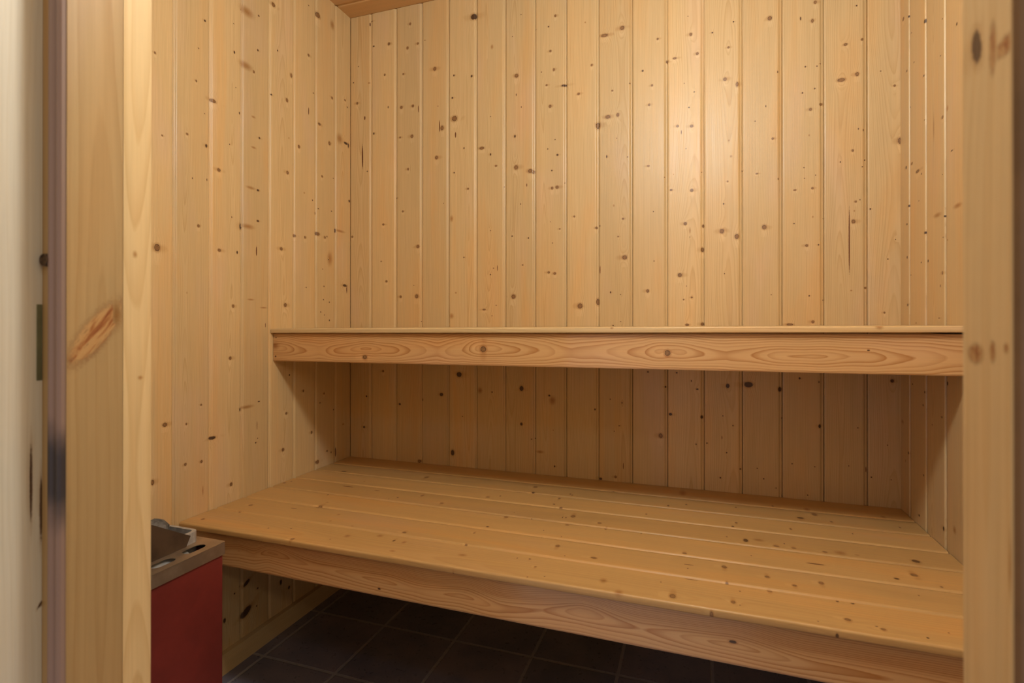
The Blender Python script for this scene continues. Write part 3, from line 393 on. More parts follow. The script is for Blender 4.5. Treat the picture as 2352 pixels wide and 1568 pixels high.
M_stone = plain('grey_stone', (0.16, 0.155, 0.15), .85, 0, 0, 60.0, (0.06, 0.058, 0.055), .6)
M_brass = plain('dull_brass', (0.17, 0.165, 0.085), .5, .2, .3, 30.0)
M_hole = plain('bored_hole', (0.10, 0.055, 0.025), .7, 0, .6, 300.0)

def seal_material():
    g = NT('brown_seal')
    tc = g.n('ShaderNodeTexCoord')
    s = g.n('ShaderNodeSeparateXYZ'); g.l(tc.outputs['Object'], s.inputs[0])
    nz = g.noise(tc.outputs['Object'], 22.0, 3.0)
    z = g.math('ADD', s.outputs[2], g.math('MULTIPLY', g.math('SUBTRACT', nz, .5), .05))
    st = g.math('MULTIPLY', g.ss(z, .865, .83), g.ss(z, .755, .80))      # black scuff low on the strip
    cc = g.mix(g.math('MULTIPLY', st, .9), c4(.27, .175, .135), c4(.012, .012, .018))
    g.l(cc, g.b.inputs['Base Color']); g.b.inputs['Roughness'].default_value = .45
    return g.m
M_seal = seal_material()

def tile_material():
    g = NT('slate_tiles')
    tc = g.n('ShaderNodeTexCoord')
    mp = g.n('ShaderNodeMapping'); g.l(tc.outputs['Object'], mp.inputs[0])
    mp.inputs['Location'].default_value = (-.055, -.014, 0)
    big = g.noise(tc.outputs['Object'], 5.0, 4.0, .6)
    fine = g.noise(tc.outputs['Object'], 60.0, 4.0, .6)
    wig = g.n('ShaderNodeVectorMath', operation='SCALE')
    wn = g.n('ShaderNodeTexNoise'); g.l(tc.outputs['Object'], wn.inputs['Vector']); wn.inputs['Scale'].default_value = 40
    g.l(wn.outputs['Color'], wig.inputs[0]); wig.inputs['Scale'].default_value = .004
    ad = g.n('ShaderNodeVectorMath', operation='ADD'); g.l(mp.outputs[0], ad.inputs[0]); g.l(wig.outputs[0], ad.inputs[1])
    br = g.n('ShaderNodeTexBrick'); g.l(ad.outputs[0], br.inputs['Vector'])
    br.offset = 0.0; br.squash = 1.0
    br.inputs['Scale'].default_value = 1.0
    br.inputs['Brick Width'].default_value = .2425; br.inputs['Row Height'].default_value = .2455
    br.inputs['Mortar Size'].default_value = .0055; br.inputs['Mortar Smooth'].default_value = .35
    br.inputs['Color1'].default_value = c4(.9, .9, .9); br.inputs['Color2'].default_value = c4(1.25, 1.15, 1.1)
    br.inputs['Mortar'].default_value = c4(1, 1, 1)
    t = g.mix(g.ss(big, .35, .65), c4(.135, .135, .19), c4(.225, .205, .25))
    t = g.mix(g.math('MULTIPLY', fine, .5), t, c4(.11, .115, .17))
    t = g.mix(1.0, t, br.outputs['Color'], 'MULTIPLY')
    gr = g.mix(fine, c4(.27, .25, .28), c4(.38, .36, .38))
    cc = g.mix(br.outputs['Fac'], t, gr)
    g.l(cc, g.b.inputs['Base Color'])
    g.l(g.math('MULTIPLY_ADD', fine, .3, .16), g.b.inputs['Roughness'])
    hh = g.math('SUBTRACT', g.math('MULTIPLY', big, .6), br.outputs['Fac'])
    bp = g.n('ShaderNodeBump'); bp.inputs['Strength'].default_value = .5; bp.inputs['Distance'].default_value = .003
    g.l(hh, bp.inputs['Height']); g.l(bp.outputs[0], g.b.inputs['Normal'])
    return g.m
M_tile = tile_material()
M_hall = plain('hall_floor', (0.42, 0.43, 0.45), .5, 0, .15, 8.0)

# ------------------------------------------------------------------ the cabin shell
def structure(o):
    o['kind'] = 'structure'
    return o

GB = .8888 * PITCH
ed_back = [0.0] + [GB + PITCH * i for i in range(16)] + [W]
B = Boards()
tongue_boards(B, (0, 0, 0), (1, 0, 0), (0, 0, 1), (0, -1, 0), ed_back, 0.0, H, knots('back'), 'back')
slab(B, (-.03, .0095, 0), (W + .03, .035, H))
structure(B.build('wall_back', M_wall))

GL = .8898 * PITCH
ed_left = [-D] + [-(GL + PITCH * .9963 * i) for i in range(10, -1, -1)] + [0.0]
B = Boards()
tongue_boards(B, (0, 0, 0), (0, 1, 0), (0, 0, 1), (1, 0, 0), ed_left, 0.0, H, knots('left'), 'left', flip=True)
slab(B, (-.035, -D, 0), (-.0095, .0095, H))
structure(B.build('wall_left', M_wall))

# right wall: first joint 54 mm from the corner
ed_right = [-D] + [-(.0585 + PITCH * i) for i in range(11, -1, -1)] + [0.0]
B = Boards()
tongue_boards(B, (W, 0, 0), (0, 1, 0), (0, 0, 1), (-1, 0, 0), ed_right, 0.0, H, knots('right'), 'right', flip=False, tint=.7)
slab(B, (W + .0095, -D, 0), (W + .035, .0095, H))
structure(B.build('wall_right', M_wall))

B = Boards()
ed_c = [-D] + [-(.086 + PITCH * i) for i in range(11, -1, -1)] + [0.0]
tongue_boards(B, (0, 0, H), (0, 1, 0), (1, 0, 0), (0, 0, -1), ed_c, 0.0, W, [], 'ceiling', flip=True, dv=.02)
slab(B, (-.03, -D, H + .0095), (W + .03, .03, H + .035))
structure(B.build('ceiling', M_ceil))

structure(mesh_obj('floor', *box_vf((-.03, -1.42, -.04), (W + .03, .03, 0)), M_tile))

# door wall: opening X .6794 - 1.3732, boards inside and out
XL, XR, DOOR_H = .6794, 1.3732, 1.99
YI, YF, YS, YO = -1.29, -1.3188, -1.3695, -1.42
B = Boards()
for x0, x1, z0, z1 in ((0, XL - .079, 0, H), (XR + .079, W, 0, H), (XL - .079, XR + .079, DOOR_H + .079, H)):
    B.box((x0, YO + .0095, z0), (x1, YI - .0095, z1), 'z', du=1, dv=1)
    e = [x0] + [x for x in np.arange(.03, W, PITCH) if x0 + .02 < x < x1 - .02] + [x1]
    tongue_boards(B, (0, YI, 0), (1, 0, 0), (0, 0, 1), (0, 1, 0), e, z0, z1, [], 'front', du=.012, dv=.03)
    tongue_boards(B, (0, YO, 0), (1, 0, 0), (0, 0, 1), (0, -1, 0), e, z0, z1, [], 'frontout', du=.012, dv=.03)
structure(B.build('wall_front', M_wall))

def jamb(name, side, xr, key, seed):
    """Rebated frame post (side -1 left, +1 right): inner reveal at xr, step at YS facing out, outer reveal."""
    s = side
    B = Boards()
    lo = lambda a, b: (min(a, b), max(a, b))
    step, yo = (.0336, YO) if s < 0 else (.070, -1.40)
    xo = xr + s * step                       # outer reveal
    xb = xr + s * .079                        # back of the post
    def post(xa, xc, y0, y1, sd, kn=(), B=B, **kw):
        a, c = lo(xa, xc)
        B.box((a, y0, 0), (c, y1, DOOR_H), 'z', seed=sd, knots=list(kn), du=.003, dv=.012, w=.05, u0=y0, **kw)
    kn = knots(key)
    post(xr, xb, YS, YF, seed, kn, flat=1.0, rw=.0085)
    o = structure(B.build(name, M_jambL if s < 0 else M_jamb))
    B2 = Boards()
    post(xo, xb, yo, YS - .0002, seed + 5, knots(key + 'o'), B=B2, flat=0.0, tint=.4, rw=.005)
    setp(B2.build('rebate', M_jout, o), label='pale outer rebate')
    return o
KO = [(-1.3785, .806, .0006, .035, 1, 0.0), (-1.3705, .78, .0008, .03, 1, 0.0), (-1.371, .69, .0012, .004, 1, .6)]
_k = knots
def knots(key):
    return KO if key == 'jlo' else _k(key)
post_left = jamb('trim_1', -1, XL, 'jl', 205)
post_right = jamb('trim_2', 1, XR, 'jr', 307)

# inner lining strip beside the posts, flush with the left reveal
B = Boards()
B.box((XL - .079, YF + .0006, 0), (XL, YI + .001, DOOR_H), 'z', seed=431, du=.003, dv=.012, w=.03, u0=YF, flat=1.0, rw=.004, tint=.5,
      knots=[k for k in _k('jl') if k[4] == 3])
structure(B.build('trim_3', M_wall))
B = Boards()
B.box((XR + .012, YF + .0006, 0), (XR + .079, YI + .001, DOOR_H), 'z', seed=433, du=.01, dv=.03, w=.03, u0=YF)
structure(B.build('trim_4', M_jamb))
# head of the frame
B = Boards()
B.box((XL - .079, YS, DOOR_H), (XR + .079, YI, DOOR_H + .079), 'x', seed=77, du=.01, dv=.03)
B.box((XL - .079, YO, DOOR_H + .0336), (XR + .079, YS - .0002, DOOR_H + .079), 'x', seed=79, du=.01, dv=.03)
structure(B.build('trim_5', M_jamb))
# threshold
B = Boards()
B.box((XL, YO, 0), (XR, YI, .018), 'x', seed=81, du=.01, dv=.03)
structure(B.build('trim_6', M_jamb))

M_stripR = plain('brown_edge', (0.20, 0.115, 0.055), .5, 0, .2, 20.0)  # brown strip added over the right wood step for a darker tone
def seal(parent, side, xr, mat):
    """Strip on the outward step, two soft ribs: rubber seal left, plain brown right."""
    x0, x1 = xr + side * .0010, xr + side * .0230
    n = 15
    xs = np.linspace(x0, x1, n)
    t = np.linspace(0, 1, n)
    dep = .0012 + .0030 * np.abs(np.sin(t * math.pi * 2)) ** .7
    dep[0] = dep[-1] = 0
    vs, fs = [], []
    for z in (0.02, DOOR_H):
        vs += [(x, YS - d, z) for x, d in zip(xs, dep)]
    for i in range(n - 1):
        fs.append((i, i + 1, n + i + 1, n + i) if side < 0 else (i + 1, i, n + i, n + i + 1))
    fs.append(tuple(range(n))); fs.append(tuple(range(2 * n - 1, n - 1, -1)))
    o = mesh_obj('step_strip', vs, [f[::-1] for f in fs], mat, parent, smooth=False)
    setp(o, label='brown strip on the step, rubber seal on the left post only')
seal(post_left, -1, XL, M_seal)
seal(post_right, 1, XR, M_stripR)

# strike plate let into the outer reveal of the left post
v, f = box_vf((XL - .0336 - .002, -1.3745, Z0 + .4442), (XL - .0336 + .0006, YS - .0004, Z0 + .5152))
setp(mesh_obj('strike_plate', v, f, M_brass, post_left, bevel=.0004, seg=1), label='dull green brass strike plate')
# bored hole / dowel end on the step
vs, fs = [], []
n = 24
cx, cz, r = XL - .0245, Z0 + .5562, .0056
for rr_, y in ((r, YS - .0001), (r, YS - .0046), (r * .90, YS - .0052), (r * .80, YS - .0034)):
    vs += [(cx + rr_ * math.cos(a), y, cz + rr_ * 1.05 * math.sin(a)) for a in np.linspace(0, 2 * math.pi, n, endpoint=False)]
for k in range(3):
    fs += [(k * n + i, k * n + (i + 1) % n, (k + 1) * n + (i + 1) % n, (k + 1) * n + i) for i in range(n)]
fs.append(tuple(range(3 * n, 4 * n)))
setp(mesh_obj('dowel', vs, fs, M_hole, post_left), label='dark round dowel end')

# baseboards
B = Boards()
B.box((.0005, -1.285, 0), (.016, -.001, .056), 'y', seed=61, du=.004, dv=.02, w=.056, u0=0)
structure(B.build('baseboard_left', M_wall))
B = Boards()
B.box((.016, -.016, 0), (W - .016, -.0005, .056), 'x', seed=62, du=.01, dv=.03)
structure(B.build('baseboard_back', M_wall))
B = Boards()
B.box((W - .016, -1.285, 0), (W - .0005, -.001, .056), 'y', seed=63, du=.01, dv=.03)
structure(B.build('baseboard_right', M_wall))

# hall in front of the door
structure(mesh_obj('floor_hall', *box_vf((-1.5, -4.2, -.04), (4.2, -1.42, 0)), M_hall))

# ------------------------------------------------------------------ benches
def nose_profile(y_back, y_front, t, r):
    """Board section from its back joint over the rounded front edge to the underside: (y, dz, arc)."""
    pts = [(y, 0.0) for y in np.linspace(y_back - .0009, y_front + r, 26)]
    for a in np.linspace(0, math.pi / 2, 7)[1:]:
        pts.append((y_front + r - r * math.sin(a), -r + r * math.cos(a)))
    r2 = r * .6
    for a in np.linspace(0, math.pi / 2, 4):
        pts.append((y_front + r2 - r2 * math.cos(a), -t + r2 - r2 * math.sin(a)))
    pts.append((y_front + .05, -t)); pts.append((y_back, -t))
    pts.append((y_back, -.0034)); pts.append((y_back, -.0009))
    return np.array(pts)

def seat(parent, base, edges, y_front, t, r, kn, key, tilt, mat, x0=.001, x1=W - .001):
    B = Boards()
    O = np.array((0, 0, base[2])); ev = np.array((1, 0, tilt))
    e = [-x for x in edges][::-1]
    # boards behind the front one: across = Y, along = X
    ed = sorted(edges)
    tongue_boards(B, (0, 0, base[2]), (0, 1, 0), ev, (0, 0, 1), ed, x0, x1, kn, key, flip=True, dv=.007, du=.0042, flat=.5, rw=.0045, slot=.0045)
    yb = ed[0]
    pr = nose_profile(yb, y_front, t, r)
    n = int((x1 - x0) / .006)
    v = np.linspace(x0, x1, n)
    arc = np.concatenate([[0], np.cumsum(np.hypot(*np.diff(pr, axis=0).T))])
    U = np.repeat((yb - arc)[:, None], n, 1); V = np.repeat(v[None], len(pr), 0)
    P = np.zeros(U.shape + (3,)); P[..., 0] = V; P[..., 1] = pr[:, 0][:, None]; P[..., 2] = base[2] + pr[:, 1][:, None] + V * tilt
    kk = [k for k in kn if k[0] < yb + .004]
    B.grid(P, U, V, dict(seed=len(key) * 31 + 5, w=.12, u0=y_front, knots=kk, tint=.5, flat=1.0, rw=.006))
    # closed ends of the front board and the underside of the rest
    for x in (x0, x1):
        for i in range(len(pr) // 2):
            j = len(pr) - 1 - i
        zt = base[2] + x * tilt
        q = np.array([[(x, yb, zt - .0009), (x, yb, zt - t)], [(x, y_front + r, zt - .0009), (x, y_front + r, zt - t)]])
        B.grid(q, q[..., 1], q[..., 2], dict(seed=9, rev=(x > .5)))
    q = np.array([[(x0, 0, base[2] - t + x0 * tilt), (x1, 0, base[2] - t + x1 * tilt)], [(x0, yb, base[2] - t + x0 * tilt), (x1, yb, base[2] - t + x1 * tilt)]])
    B.grid(q, q[..., 1], q[..., 0], dict(seed=10))
    return B.build('seat', mat, parent)

def interp_keys(x, keys):
    xs = np.array([k[0] for k in keys]); ys = np.array([k[1] for k in keys])
    i = np.clip(np.searchsorted(xs, x) - 1, 0, len(xs) - 2)
    t = np.clip((x - xs[i]) / (xs[i + 1] - xs[i]), 0, 1)
    s = (1 - np.cos(t * math.pi)) / 2
    s = .5 * s + .5 * t
    return ys[i] * (1 - s) + ys[i + 1] * s

def rail(parent, y_face, thick, zl, zr, hgt, ringf, kn, mat):
    """Front board of a bench: fine front face carrying the flat-sawn figure, plain back."""
    B = Boards()
    x0, x1 = .0015, W - .0015
    nx, nz = 520, 34
    xs = np.linspace(x0, x1, nx); ts = np.linspace(0, 1, nz)
    X, T = np.meshgrid(xs, ts, indexing='ij')
    zb = zl + (zr - zl) * X / W
    Zc = zb + T * hgt
    r = .0018
    P = np.stack([X, np.full_like(X, y_face), Zc], -1)
    dl = np.clip(1 - np.minimum(T, 1 - T) * hgt / r, 0, 1)
    P[..., 1] += r * (1 - np.sqrt(1 - dl ** 2 * .98))
    U, V = T * hgt, X
    B.grid(P, U, V, dict(seed=71 + len(kn), ringf=ringf, knots=kn, rev=True))
    x_, z_ = np.array([x0, x1]), None
    def quad(p, rev=False):
        p = np.array(p, float).reshape(2, 2, 3)
        B.grid(p, p[..., 2], p[..., 0], dict(seed=5, rev=rev))
    f0, bk = y_face + r, y_face + thick
    za, zc = zl + (zr - zl) * x0 / W, zl + (zr - zl) * x1 / W
    quad([(x0, f0, za + hgt), (x1, f0, zc + hgt), (x0, bk, za + hgt), (x1, bk, zc + hgt)], True)
    quad([(x0, f0, za), (x1, f0, zc), (x0, bk, za), (x1, bk, zc)])
    quad([(x0, bk, za), (x1, bk, zc), (x0, bk, za + hgt), (x1, bk, zc + hgt)])
    quad([(x0, f0, za), (x0, bk, za), (x0, f0, za + hgt), (x0, bk, za + hgt)])
    quad([(x1, f0, zc), (x1, bk, zc), (x1, f0, zc + hgt), (x1, bk, zc + hgt)], True)
    return B.build('front_rail', mat, parent)

def cleat(parent, lo, hi, axis):
    B = Boards(); B.box(lo, hi, axis, seed=17, du=.02, dv=.1)
    o = B.build('bearer', M_wall, parent)
    return o

# lower bench
lower = thing('lower_bench', 'wide lower pine bench deck with knotty boards above the dark tiled floor', 'bench')
ed_low = [0.0] + [-PITCH * a for a in (1.015, 1.908, 2.845, 3.776, 4.754, 5.716)]
seat(lower, (0, 0, Z0), ed_low, -.703, .015, .0045, knots('deck'), 'deck', 0.0, M_deck)

def ring_low(U, V):
    keys = [(0, 1.0), (.10, 1.7), (.18, .6), (.225, 1.4), (.27, .3), (.42, 2.0), (.575, .2), (.66, 1.3), (.765, .4), (.87, 2.3), (.94, 2.7), (1.013, 1.5), (1.13, 2.7), (1.288, .1), (1.42, 2.3), (1.744, 3.6)]
    cz = interp_keys(V, [(0, .04), (.12, .036), (.18, .043), (.225, .040), (.27, .052), (.40, .040), (.575, .034), (.68, .028), (.765, .033), (.85, .024), (1.013, .042), (1.13, .034), (1.288, .034), (1.40, .026), (1.744, .03)])
    d = interp_keys(V, keys)
    zz = (U - cz)
    sc = np.where(zz > 0, .0056 - .0020 * np.clip(zz / .03, 0, 1), .0064)
    wav = .35 * np.sin(V * 23 + U * 60) + .25 * np.sin(V * 51 + 1.0)
    h = np.sqrt((zz / sc) ** 2 + d ** 2) + .18 * wav * np.clip(np.abs(zz) / .02, 0, 1) + .12
    # knot lifts in the grain lines above the eyes
    for x, a in ((.29, 1.2), (.60, .9), (.79, 1.6), (1.03, 1.5), (1.29, 1.1)):
        h = h - a * np.exp(-((V - x) / .045) ** 2 - ((U - .062) / .022) ** 2)
    return h
kl = [(k[0] - (Z0 - .097), k[1], k[2], k[3], k[4], k[5]) for k in knots('lfas')]
rail(lower, -.690, .028, Z0 - .0955, Z0 - .1000, .0815, ring_low, kl, M_rail)
cleat(lower, (.0165, -.655, Z0 - .075), (.055, -.01, Z0 - .0152), 'y')
cleat(lower, (W - .055, -.655, Z0 - .075), (W - .0165, -.01, Z0 - .0152), 'y')
for x in (.60, 1.15):
    cleat(lower, (x, -.660, Z0 - .060), (x + .045, -.004, Z0 - .0152), 'y')

# upper bench, sagging a little to the left
upper = thing('upper_bench', 'narrow upper pine bench with a knotty front rail fixed to the back wall', 'bench', (0, 0, 0))
TL = (.4925 - .4810) / W
seat(upper, (0, 0, Z0 + .4810), [0.0, -.103, -.202, -.300], -.399, .0132, .0028, [(-.3985, 1.032, .003, .004, 3, 0.), (-.398, 1.585, .006, .007, 3, 0.)], 'seat', TL, M_wall)

def ring_up(U, V):
    keys = [(0, .1), (.10, 3.2), (.17, 4.2), (.23, 2.6), (.331, .3), (.40, 2.0), (.56, 5.2), (.63, 3.6), (.693, .1), (.77, 2.2), (.93, 5.4), (1.03, 4.6), (1.10, 3.0), (1.161, .1), (1.23, 2.6), (1.29, 3.4), (1.46, .1), (1.56, 2.0), (1.66, 3.8), (1.744, 5.2)]
    cz = interp_keys(V, [(0, .040), (.18, .032), (.331, .040), (.56, .036), (.693, .046), (.93, .038), (1.161, .042), (1.30, .036), (1.46, .036), (1.744, .034)])
    d = interp_keys(V, keys)
    zz = U - cz
    sc = .0068 - .0012 * np.clip(np.abs(zz) / .04, 0, 1)
    h = np.sqrt((zz / sc) ** 2 + d ** 2) + .10 * np.sin(V * 37 + U * 80) + .10 * np.sin(V * 71) + .1
    for x, z, a in ((.693, .046, 1.3), (1.161, .041, 1.3), (.331, .026, .8), (0.0, .046, 1.2)):
        h = h + a * np.exp(-((V - x) / .022) ** 2 - ((U - z) / .009) ** 2)
    return h
ku = [(k[0] - (Z0 + .3835 + .0045 * k[1]), k[1], k[2], k[3], k[4], k[5]) for k in knots('ufas')]
rail(upper, -.388, .026, Z0 + .3822, Z0 + .3912, .0845, ring_up, ku, M_rail)
cleat(upper, (.001, -.355, Z0 + .405), (.040, -.004, Z0 + .4660), 'y')
cleat(upper, (W - .040, -.355, Z0 + .415), (W - .001, -.004, Z0 + .4760), 'y')

# ------------------------------------------------------------------ heater
HX0, HX1, HY0, HY1, HZ = .022, .2354, -1.205, -.780, Z0 + .0133
heater = thing('sauna_heater', 'red sauna heater with a tan steel top beside the lower bench', 'heater', (.13, -.99, 0))
HO = Vector((.13, -.99, 0))
def hpart(name, v, f, m, **kw):
    return mesh_obj(name, [tuple(Vector(p) - HO) for p in v], f, m, heater, **kw)
# body: four sides with folded edges, open top
v, f = box_vf((HX0 + .003, HY0 + .003, .055), (HX1 - .0035, HY1 - .0035, HZ - .022))
f = [q for q in f if q != (4, 5, 6, 7)]
hpart('body', v, f, M_red, bevel=.004, seg=3)
# dark inner box seen through the slots, with a pale heat shield leaning inside
v, f = box_vf((HX0 + .008, HY0 + .008, HZ - .10), (HX1 - .008, HY1 - .008, HZ - .035))
f = [q for q in f if q != (4, 5, 6, 7)]
hpart('inner_casing', v, [q[::-1] for q in f], M_dark)
sh = [(.183, HY0 + .03, HZ - .0055), (.183, HY1 - .055, HZ - .0055), (.224, HY1 - .055, HZ - .030), (.224, HY0 + .03, HZ - .030)]
sh2 = [(x, y, z - .0015) for x, y, z in sh]
hpart('heat_shield', sh + sh2, [(0, 3, 2, 1), (4, 5, 6, 7), (0, 1, 5, 4), (1, 2, 6, 5), (2, 3, 7, 6), (3, 0, 4, 7)], M_gal)
setp(heater.children[-1], label='pale grey metal heat shield')

# top frame: flat plate with a bin opening and stadium slots, folded down at the rim
def stadium(cx, cy, w, l, n=8):
    r = w / 2
    pts = [(cx + r * math.cos(a), cy + l / 2 - r + r * math.sin(a)) for a in np.linspace(0, math.pi, n)]
    pts += [(cx + r * math.cos(a), cy - l / 2 + r + r * math.sin(a)) for a in np.linspace(math.pi, 2 * math.pi, n)]
    return pts
def rrect(x0, y0, x1, y1, r, n=6):
    pts = []
    for cx, cy, a0 in ((x1 - r, y1 - r, 0), (x0 + r, y1 - r, .5), (x0 + r, y0 + r, 1), (x1 - r, y0 + r, 1.5)):
        pts += [(cx + r * math.cos(a), cy + r * math.sin(a)) for a in np.linspace(a0 * math.pi, (a0 + .5) * math.pi, n)]
    return pts
def flat_plate(name, loops, z, t, mat, label=None):
    cu = bpy.data.curves.new(name, 'CURVE'); cu.dimensions = '2D'; cu.fill_mode = 'BOTH'; cu.extrude = t / 2
    for lp in loops:
        sp = cu.splines.new('POLY'); sp.points.add(len(lp) - 1); sp.use_cyclic_u = True
        for p, (x, y) in zip(sp.points, lp):
            p.co = (x - HO.x, y - HO.y, 0, 1)
    tmp = bpy.data.objects.new('plate_outline', cu)
    COL.objects.link(tmp)
    dg = bpy.context.evaluated_depsgraph_get()
    me = bpy.data.meshes.new_from_object(tmp.evaluated_get(dg))
    bpy.data.objects.remove(tmp); bpy.data.curves.remove(cu)
    me.name = name; me.materials.clear(); me.materials.append(mat)
    o = link(bpy.data.objects.new(name, me), heater)
    o.location = (0, 0, z - t / 2)
    return o
BX1, BY1 = .1765, -.7953          # stone bin, back right corner
loops = [rrect(HX0, HY0, HX1, HY1, .004)]
loops.append(rrect(HX0 + .02, HY0 + .03, BX1 - .001, BY1 - .001, .016))
for k in range(5):
    loops.append(stadium(.2055, -.8345 - k * .0710, .0245, .0500))
flat_plate('top_plate', loops, HZ, .0016, M_tin)
# folded rim
o_, i_ = rrect(HX0, HY0, HX1, HY1, .004), rrect(HX0 + .0014, HY0 + .0014, HX1 - .0014, HY1 - .0014, .003)
n = len(o_)
vs = [(x, y, HZ - .0008) for x, y in o_] + [(x, y, HZ - .0275) for x, y in o_] + [(x, y, HZ - .0275) for x, y in i_] + [(x, y, HZ - .0016) for x, y in i_]
fs = []
for k in range(3):
    fs += [(k * n + i, (k + 1) * n + i, (k + 1) * n + (i + 1) % n, k * n + (i + 1) % n) for i in range(n)]
hpart('rim', vs, fs, M_tin)
# stone bin wall: rounded collar standing out of the top plate
zo0, zo1 = HZ - .085, HZ + .0240
oo, ii = rrect(HX0 + .02, HY0 + .03, BX1, BY1, .016, 8), rrect(HX0 + .028, HY0 + .038, BX1 - .0085, BY1 - .0085, .009, 8)
n = len(oo)
vs = [(x, y, zo0) for x, y in oo] + [(x, y, zo1 - .0012) for x, y in oo]
om = [(x + (.13 - x) * .012, y + (-1.0 + .0 - y) * .006) for x, y in oo]
vs += [(x, y, zo1) for x, y in om] + [(x, y, zo1) for x, y in ii] + [(x, y, zo0) for x, y in ii]
fs = []
for k in range(4):
    fs += [(k * n + i, k * n + (i + 1) % n, (k + 1) * n + (i + 1) % n, (k + 1) * n + i) for i in range(n)]
hpart('stone_bin', vs, fs, M_gal)
setp(heater.children[-1], label='pale grey rounded collar of the stone bin')
v, f = box_vf((HX0 + .021, HY0 + .031, HZ - .088), (BX1 - .001, BY1 - .001, HZ - .083))
hpart('bin_floor', v, f, M_dark)
# sloping guard plate along the right side of the bin
gx = .1812
g2 = [(gx, -.8327, HZ), (gx, -.8222, HZ + .0205), (gx, -.9112, HZ + .0759), (gx, -1.02, HZ + .0759), (gx, -1.16, HZ + .04), (gx, -1.16, HZ)]
vs = [(x, y, z) for x, y, z in g2] + [(x - .0022, y, z) for x, y, z in g2]
n = len(g2)
fs = [tuple(range(n)), tuple(range(2 * n - 1, n - 1, -1))] + [(i, n + i, n + (i + 1) % n, (i + 1) % n) for i in range(n)]
hpart('guard_plate', vs, fs, M_plate)
setp(heater.children[-1], label='brown sloping guard plate')
for x in (HX0 + .02, HX1 - .045):
    for y in (HY0 + .02, HY1 - .05):
        v, f = box_vf((x, y, 0), (x + .022, y + .022, .056))
        hpart('foot', v, f, M_dark, bevel=.002)

# stones in the bin
def stone(loc, s, seed, label):
    r = np.random.RandomState(seed)
    import bmesh
    bm = bmesh.new()
    bmesh.ops.create_icosphere(bm, subdivisions=3, radius=1.0)
    dirs = r.normal(size=(9, 3)); dirs /= np.linalg.norm(dirs, axis=1)[:, None]
    cut = r.uniform(.62, .9, 9)
    for vt in bm.verts:
        p = np.array(vt.co)
        for d, c in zip(dirs, cut):
            e = p @ d
            if e > c:
                p = p - d * (e - c) * .9
        p = p * (1 + r.uniform(-.035, .035))
        vt.co = p * np.array(s)
    me = bpy.data.meshes.new('sauna_stone'); bm.to_mesh(me); bm.free()
    me.materials.append(M_stone)
    o = link(bpy.data.objects.new('sauna_stone', me))
    o.location = loc; o.rotation_euler = tuple(r.uniform(-.3, .3, 3))
    setp(o, label=label, category='stone', group='stones in the heater bin')
    return o
zb = HZ - .083
stone((.100, -.846, HZ + .016), (.034, .034, .039), 3, 'grey stone showing above the rim at the back of the heater bin')
stone((.100, -.856, zb + .031), (.030, .034, .030), 5, 'grey stone under the raised stone at the back of the heater bin')
for i, (x, y, s) in enumerate(((.085, -.945, .030), (.130, -.925, .022), (.086, -1.045, .030), (.120, -1.02, .022), (.095, -1.10, .022))):
    stone((x, y, zb + s * 1.03), (s * .85, s, s), 11 + i, 'grey stone lying low in the heater bin behind the guard plate')

# ------------------------------------------------------------------ light
def lamp(name, typ, loc, energy, col, **kw):
    ld = bpy.data.lights.new(name, typ)
    ld.energy = energy; ld.color = col
    for k, vv in kw.items():
        setattr(ld, k, vv)
    o = link(bpy.data.objects.new(name, ld)); o.location = loc
    return o
def aim(o, tgt):
    o.rotation_euler = (Vector(tgt) - o.location).to_track_quat('-Z', 'Y').to_euler()

# shaded cabin lamp, front right, below the ceiling
la = lamp('cabin_lamp', 'POINT', (1.20, -1.12, 1.84), 28.5, (.98, 1.03, 1.0), shadow_soft_size=.085)
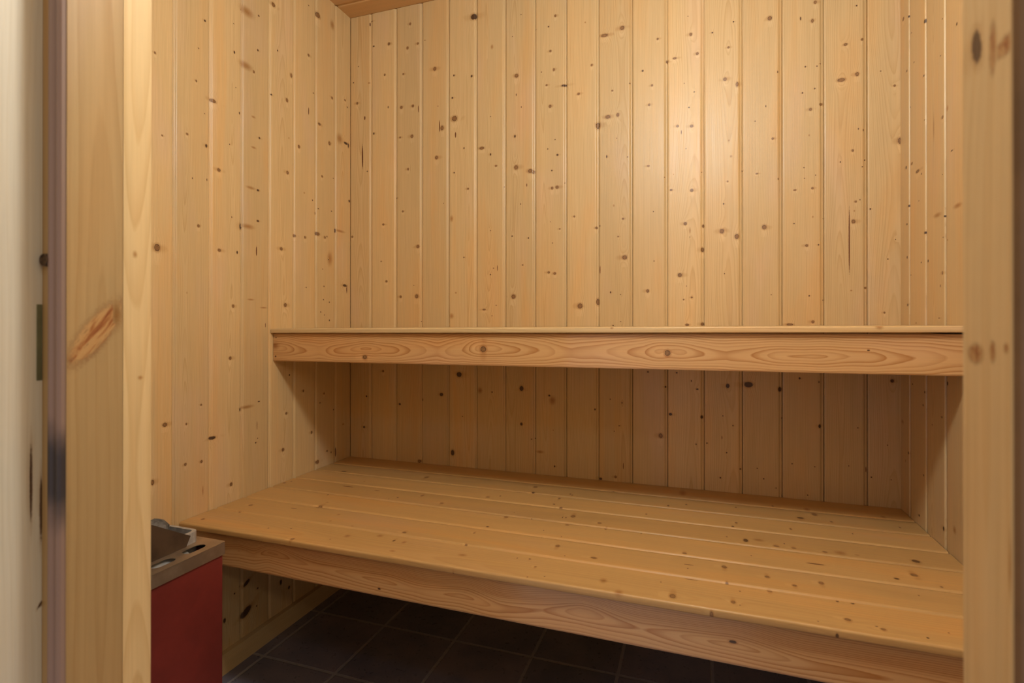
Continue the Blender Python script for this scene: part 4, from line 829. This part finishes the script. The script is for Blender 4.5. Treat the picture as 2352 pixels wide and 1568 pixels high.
# ceiling lamp out in the hall, right of the door
lc = lamp('hall_lamp', 'POINT', (2.85, -2.60, 1.85), 16.0, (1.0, .85, .62), shadow_soft_size=.08)
# added cool fill light above the camera, brightening the top of the left post
le = lamp('jamb_fill_light', 'POINT', (1.45, -1.85, 1.72), 3.6, (.56, .84, 1.0), shadow_soft_size=.06)
# daylight from the hall window behind the camera
lw = lamp('hall_window', 'AREA', (.02, -3.6, .95), 5.0, (.36, .56, 1.0), shape='RECTANGLE', size=.28, size_y=1.7)
lw.rotation_euler = (math.radians(90), 0, math.radians(-14))
# patch of daylight on the hall floor before the door
ls = lamp('floor_daylight', 'SPOT', (.75, -3.3, 1.9), 220.0, (.42, .60, 1.0), spot_size=math.radians(34), spot_blend=.5, shadow_soft_size=.2)
aim(ls, (1.0, -1.75, 0))

wd = bpy.data.worlds.new('hall_warm_fill'); SC.world = wd; wd.use_nodes = True  # added warm ambient fill, standing in for wood bounce from the unseen hall
bg = wd.node_tree.nodes['Background']
bg.inputs[0].default_value = (1.0, .68, .38, 1); bg.inputs[1].default_value = .56

# ------------------------------------------------------------------ camera
cd = bpy.data.cameras.new('camera')
cam = link(bpy.data.objects.new('camera', cd))
yaw, pit, rol = .3316, .002, -.0001
Rz = Matrix.Rotation(yaw, 3, 'Z'); Rx = Matrix.Rotation(pit, 3, 'X'); Ry = Matrix.Rotation(rol, 3, 'Y')
R = Rz @ Rx @ Ry
M = Matrix((R.col[0], R.col[2], -R.col[1])).transposed().to_4x4()
M.translation = Vector((11.6739 * PITCH, -16.2071 * PITCH, 4.7403 * PITCH + Z0))
cam.matrix_world = M
cd.sensor_width = 36.0; cd.sensor_fit = 'HORIZONTAL'
cd.lens = 1232.0 / 2352.0 * 36.0
cd.shift_y = -44.55 / 2352.0
cd.clip_start = .01
cd.dof.use_dof = True; cd.dof.focus_distance = 1.9; cd.dof.aperture_fstop = 7.1
SC.camera = cam

vs_ = SC.view_settings
vs_.view_transform = 'Standard'; vs_.look = 'None'; vs_.gamma = 1.0; vs_.use_curve_mapping = False
vs_.exposure = 0.0
